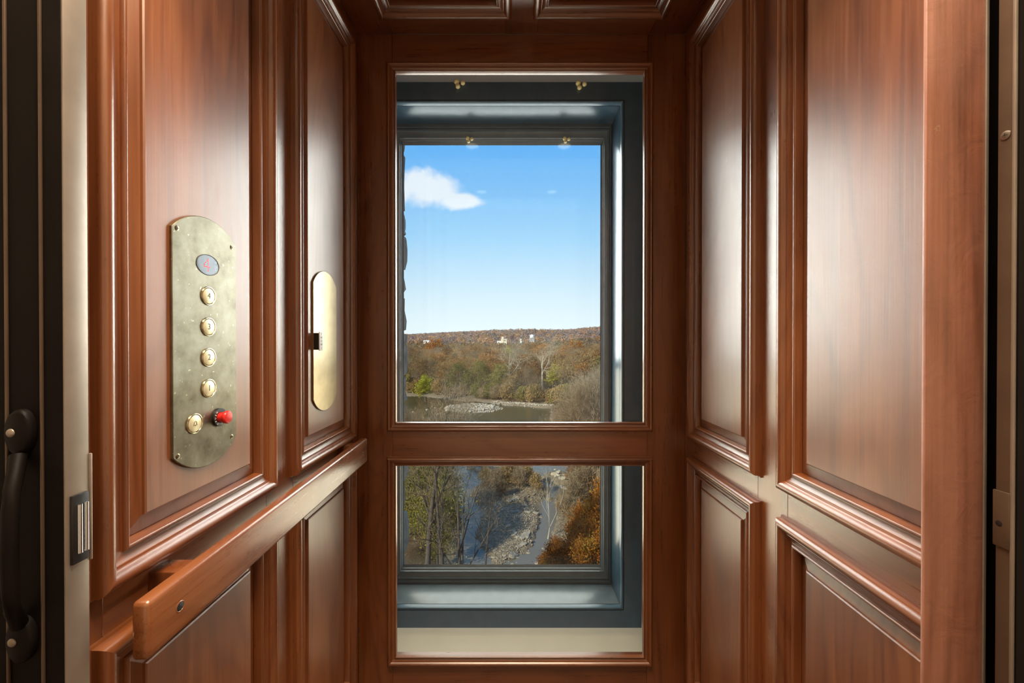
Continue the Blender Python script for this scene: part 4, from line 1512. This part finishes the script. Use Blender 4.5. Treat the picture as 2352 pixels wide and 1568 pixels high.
for k in range(85):                                        # gravel bar in the creek
    y = rr2.uniform(43.5, 62)
    x = rr2.gauss(0.3 - (y - 52) * 0.05, 2.1)
    s = rr2.choice((0.18, 0.22, 0.26, 0.32, 0.4, 0.52))
    put_rock(rocks_d, x, y, s, '%s brown rock on the %s of the gravel bar, %s side' % (SIZE(s / 0.32), 'near end' if y < 50 else ('middle' if y < 56 else 'far end'), 'left' if x < 0.3 else 'right'), 'rocks on the creek gravel bar')
put_rock(rocks_d, 1.75, 49.6, 0.95, 'biggest flat topped slab on the gravel bar, near the pale forked sapling', None)
put_rock(rocks_d, 0.05, 45.4, 0.85, 'big rounded slab at the near end of the gravel bar', None)
put_rock(rocks_d, -4.6, 45.2, 0.9, 'brown boulder at the left edge of the creek, under the trunks', None)
for k in range(40):                                         # tan ledges upstream
    y = rr2.uniform(70, 86)
    x = rr2.gauss(-1.5, 2.6)
    put_rock(rocks_p, x, y, rr2.choice((0.4, 0.5, 0.7, 0.9, 1.3)), 'tan ledge rock at the head of the creek pool, %s side' % ('left' if x < -1.5 else 'right'), 'tan ledge rocks by the pool')
for k in range(16):
    y = rr2.uniform(62, 76)
    put_rock(rocks_p, rr2.gauss(8.2, 1.0), y, rr2.choice((0.3, 0.4, 0.6, 0.8)), 'tan rock on the right edge of the creek pool', 'tan rocks right of the pool')
for k in range(100):                                        # the bare rock island
    a, q = rr2.uniform(0, 6.283), math.sqrt(rr2.random())
    dx, dy = math.cos(a) * q * 10.5, math.sin(a) * q * 9.0
    x, y = -13.5 + dx * 0.955 + dy * 0.29, 144 - dx * 0.29 + dy * 0.955
    s = rr2.choice((0.35, 0.45, 0.55, 0.7, 0.9))
    put_rock(rocks_p, x, y, s, '%s pale rock on the %s %s of the rock island in the river' % (SIZE(s / 0.55), 'near' if y < 144 else 'far', 'left' if x < -18 else ('middle' if x < -9 else 'right')), 'pale rocks on the river island')
for k in range(44):
    x = rr2.uniform(-7, 17)
    y = 152.5 - 0.42 * x + rr2.gauss(0, 1.6)
    s = rr2.choice((0.3, 0.4, 0.5, 0.7))
    put_rock(rocks_p, x, y, s, '%s pale rock along the far shore right of the island, %s' % (SIZE(s / 0.45), 'beside it' if x < 1 else ('midway' if x < 9 else 'at its far right')), 'pale rocks along the far shore')
for x, y in ((-31, 128), (-27.5, 126), (-24, 132), (-33, 136), (-29, 140), (-22, 138), (-20, 126), (-27, 144)):
    put_rock(rocks_p, x, y, rr2.uniform(0.5, 0.8), 'single pale rock in the open water left of the island', 'loose rocks in the river', 0.1)
# pebbles and cobbles on the bars: not countable
nrp = np.random.RandomState(3)
ico = [(0, 0, 1), (0.9, 0, .1), (0, 0.9, 0), (-0.9, 0, .05), (0, -0.9, -.05), (0, 0, -1)]
fc = [(0, 1, 2), (0, 2, 3), (0, 3, 4), (0, 4, 1), (5, 2, 1), (5, 3, 2), (5, 4, 3), (5, 1, 4)]
PV, PF = [], []
npb = 4200
yp = nrp.uniform(42, 88, npb)
xp = nrp.normal(0.3, 3.0, npb)
zp = terrain(xp, yp)
ok = zp > WZ - 0.15
xp, yp, zp = xp[ok], yp[ok], zp[ok]
sp_ = nrp.uniform(0.05, 0.16, (len(xp), 1, 1)) * nrp.uniform(0.7, 1.3, (len(xp), 6, 1))
PV = np.array(ico)[None] * sp_ * np.array([1, 1, 0.6]) + np.stack([xp, yp, zp + 0.02], 1)[:, None, :]
PF = np.array(fc)[None] + (np.arange(len(xp)) * 6)[:, None, None]
ni = 900
ai, qi = nrp.uniform(0, 6.283, ni), np.sqrt(nrp.uniform(0, 1, ni))
dxi, dyi = np.cos(ai) * qi * 10.5, np.sin(ai) * qi * 9.0
xi, yi = -13.5 + dxi * 0.955 + dyi * 0.29, 144 - dxi * 0.29 + dyi * 0.955
xs_ = nrp.uniform(-8, 18, 400)
xi = np.concatenate([xi, xs_])
yi = np.concatenate([yi, 152.5 - 0.42 * xs_ + nrp.normal(0, 1.8, 400)])
zi = np.maximum(terrain(xi, yi), WZ - 0.05)
si = nrp.uniform(0.15, 0.42, (len(xi), 1, 1)) * nrp.uniform(0.7, 1.3, (len(xi), 6, 1))
IV = np.array(ico)[None] * si * np.array([1, 1, 0.55]) + np.stack([xi, yi, zi + 0.05], 1)[:, None, :]
IF = np.array(fc)[None] + (np.arange(len(xi)) * 6)[:, None, None]
o = link('rubble', fast_mesh('rubble', IV.reshape(-1, 3), IF.reshape(-1, 3), 3, M_ROCK_P))
o['kind'] = 'stuff'
tag(o, 'small pale rubble covering the rock island and far shore of the river', 'rubble')
o = link('cobbles', fast_mesh('cobbles', PV.reshape(-1, 3), PF.reshape(-1, 3), 3, M_ROCK))
o['kind'] = 'stuff'
tag(o, 'loose cobbles strewn over the gravel bar and ledges in the creek', 'cobbles')

# ---- near trees and shrubs below the window
tallA = Tree('riverbank_tree', 101, 18.0, 0.29, V_BARK, V_TWIG, 14, 0.42, 0.55, 0.045, sides=8, crown='twigs', split=(0.52, 1.0), kids=(9, 6, 4), lean=0.0, spread=(32, 42, 48), ratio=(0.27, 0.5, 0.55))
tallB = Tree('riverbank_tree', 102, 14.0, 0.23, V_BARK, V_TWIG, 8, 0.40, 0.5, 0.045, sides=8, crown='twigs', split=(0.30, 1.0), kids=(5, 4, 4), spread=(28, 42, 48), ratio=(0.40, 0.5, 0.55), lean=0.02)
tallC = Tree('riverbank_tree', 103, 13.0, 0.19, V_BARK, V_TWIG, 6, 0.40, 0.5, 0.045, sides=8, crown='twigs', split=(0.30, 1.0), kids=(4, 4, 4), spread=(20, 40, 48), ratio=(0.55, 0.42, 0.5), lean=0.02)
slim = Tree('riverbank_tree', 104, 14.0, 0.11, V_BARK, V_TWIG, 6, 0.35, 0.5, 0.04, sides=8, crown='twigs', split=(0.50, 1.0), kids=(5, 4, 3), lean=0.01, spread=(38, 42, 48), ratio=(0.26, 0.5, 0.55))
fork = Tree('sapling', 105, 8.6, 0.11, V_BARK_W, V_PALE, 8, 0.25, 0.5, 0.035, sides=8, crown='twigs', fork=2.4, kids=(4, 4, 3), spread=(16, 30, 40), ratio=(0.5, 0.42, 0.5))
brush = Tree('brush_tree', 106, 12.0, 0.12, V_BARK_G, V_TWIG, 20, 0.60, 0.75, 0.045, sides=5, crown='twigs', split=(0.12, 1.0), kids=(11, 6, 4), spread=(36, 44, 50), ratio=(0.50, 0.52, 0.55))
brushL = Tree('brush_tree', 107, 11.0, 0.11, V_BARK_G, V_PALE, 16, 0.60, 0.75, 0.040, sides=5, crown='twigs', split=(0.12, 1.0), kids=(10, 6, 4), spread=(34, 44, 50), ratio=(0.50, 0.52, 0.55))

tallA.put(-6.6, 30.2, 'stout dark tree trunk, thickest and leftmost of the trunks on the near left bank', 'tree', s=1.0, rot=0.4)
tallB.put(-5.15, 30.6, 'dark tree with a crooked trunk, right of the thickest trunk on the near left bank', 'tree', s=0.98, rot=2.0)
tallC.put(-4.05, 31.0, 'dark tree splitting into upright limbs at the left edge of the creek', 'tree', s=1.0, rot=0.3)
tallC.put(-3.75, 31.4, 'slender dark tree leaning beside the splitting one at the left edge of the creek', 'tree', s=0.92, rot=3.6)
slim.put(-2.25, 31.8, 'single slim straight trunk standing in front of the creek', 'tree', s=1.0, rot=0.0)
slim.put(-6.0, 32.6, 'thin dark trunk just right of the thickest trunk', 'tree', s=0.85, rot=1.5)
fork.put(4.25, 49.6, 'pale forked sapling rising from the gravel bar in front of the pool', 'tree', s=1.0, rot=0.35)
GB = 'bare trees on the right bank'
for k, (x, y, s) in enumerate(((15.6, 70, 1.40), (13.2, 68, 1.18), (11.6, 72, 0.98), (17.5, 74, 1.35), (9.8, 70, 0.74), (14.5, 78, 1.18), (19.0, 84, 1.3), (12.4, 64, 0.75), (10.2, 62, 0.55),
                               (21, 92, 1.2), (16.5, 90, 1.0), (12.5, 86, 0.85), (24, 100, 1.1), (19, 108, 0.9), (28, 112, 1.1), (23, 118, 0.8))):
    kind = brushL if k % 3 == 0 else brush
    kind.put(x, y, 'pale twiggy tree on the right bank' if kind is brushL else 'brown twiggy tree on the right bank', 'tree', GB, s=s, rot=k * 1.3)
GF = 'russet shrubs on the right bank'
for k, (x, y, s) in enumerate(((1.6, 39.0, 0.38), (3.2, 39.6, 0.52), (4.8, 40.5, 0.60), (6.4, 41, 0.68), (8.0, 41.5, 0.80), (9.8, 43.0, 0.95), (4.8, 43.0, 0.50), (6.6, 43.6, 0.62), (8.6, 44.5, 0.80), (10.8, 46, 1.05), (0.4, 38.6, 0.30), (7.4, 38.8, 0.60), (9.2, 39.5, 0.72))):
    bushF.put(x, y, 'russet orange shrub on the near right bank', 'shrub', GF, s=s, rot=k * 2.1)
bushF.put(10.8, 64.0, 'upright bright orange shrub beside the right end of the pool', 'shrub', s=0.95, rot=0.3, sz=1.45)
GR = 'bare brush on the right bank'
for k, (x, y, s) in enumerate(((8.6, 54, 0.95), (10.4, 56, 1.1), (9.4, 58, 1.0), (11.8, 60, 1.2), (7.6, 51.5, 0.8), (12.6, 53.5, 1.1), (13, 66, 1.1), (7.0, 56.5, 0.55))):
    bushB.put(x, y, 'bare grey brown brush on the right bank above the russet shrubs', 'shrub', GR, s=s, rot=k * 1.7)
GY = 'yellow green shrubs on the left bank'
for k, (x, y, s) in enumerate(((-11.2, 44, 0.95), (-9.6, 43.0, 0.85), (-8.2, 45.5, 1.0), (-7.2, 43, 0.62), (-10.6, 48, 1.1), (-8.8, 50, 1.05), (-12.2, 52, 1.15), (-7.6, 47.5, 0.7), (-10.2, 54, 1.0))):
    bushY.put(x, y, 'yellow green shrub behind the trunks on the left bank', 'shrub', GY, s=s, rot=k * 2.3)
GM = 'twiggy trees behind the shrubs on the left bank'
for k, (x, y, s) in enumerate(((-14, 60, 0.75), (-11.5, 62, 0.65), (-16, 66, 0.8), (-12.5, 68, 0.7), (-18, 72, 0.8), (-10.5, 58, 0.5), (-15.5, 76, 0.7), (-20, 80, 0.8), (-22.5, 78, 0.8), (-25, 90, 0.7))):
    kind = (brush, brushL)[k % 2]
    kind.put(x, y, 'brown twiggy tree behind the yellow green shrubs' if kind is brush else 'pale twiggy tree behind the yellow green shrubs', 'tree', GM, s=s, rot=k * 1.1)
for k, (x, y, s) in enumerate(((-2.6, 64, 0.62), (-0.8, 65, 0.72), (1.0, 64.0, 0.66), (2.6, 66, 0.6), (-1.6, 61, 0.5), (3.6, 63.5, 0.5), (0.2, 67.5, 0.7), (-4.2, 66, 0.55))):
    kind = (bushB, bushT)[k % 2]
    kind.put(x, y, 'bare brown bush on the bar between the creek channels' if kind is bushB else 'tan leaved bush on the bar between the creek channels', 'shrub', 'bushes on the creek bar', s=s, rot=k * 1.9)
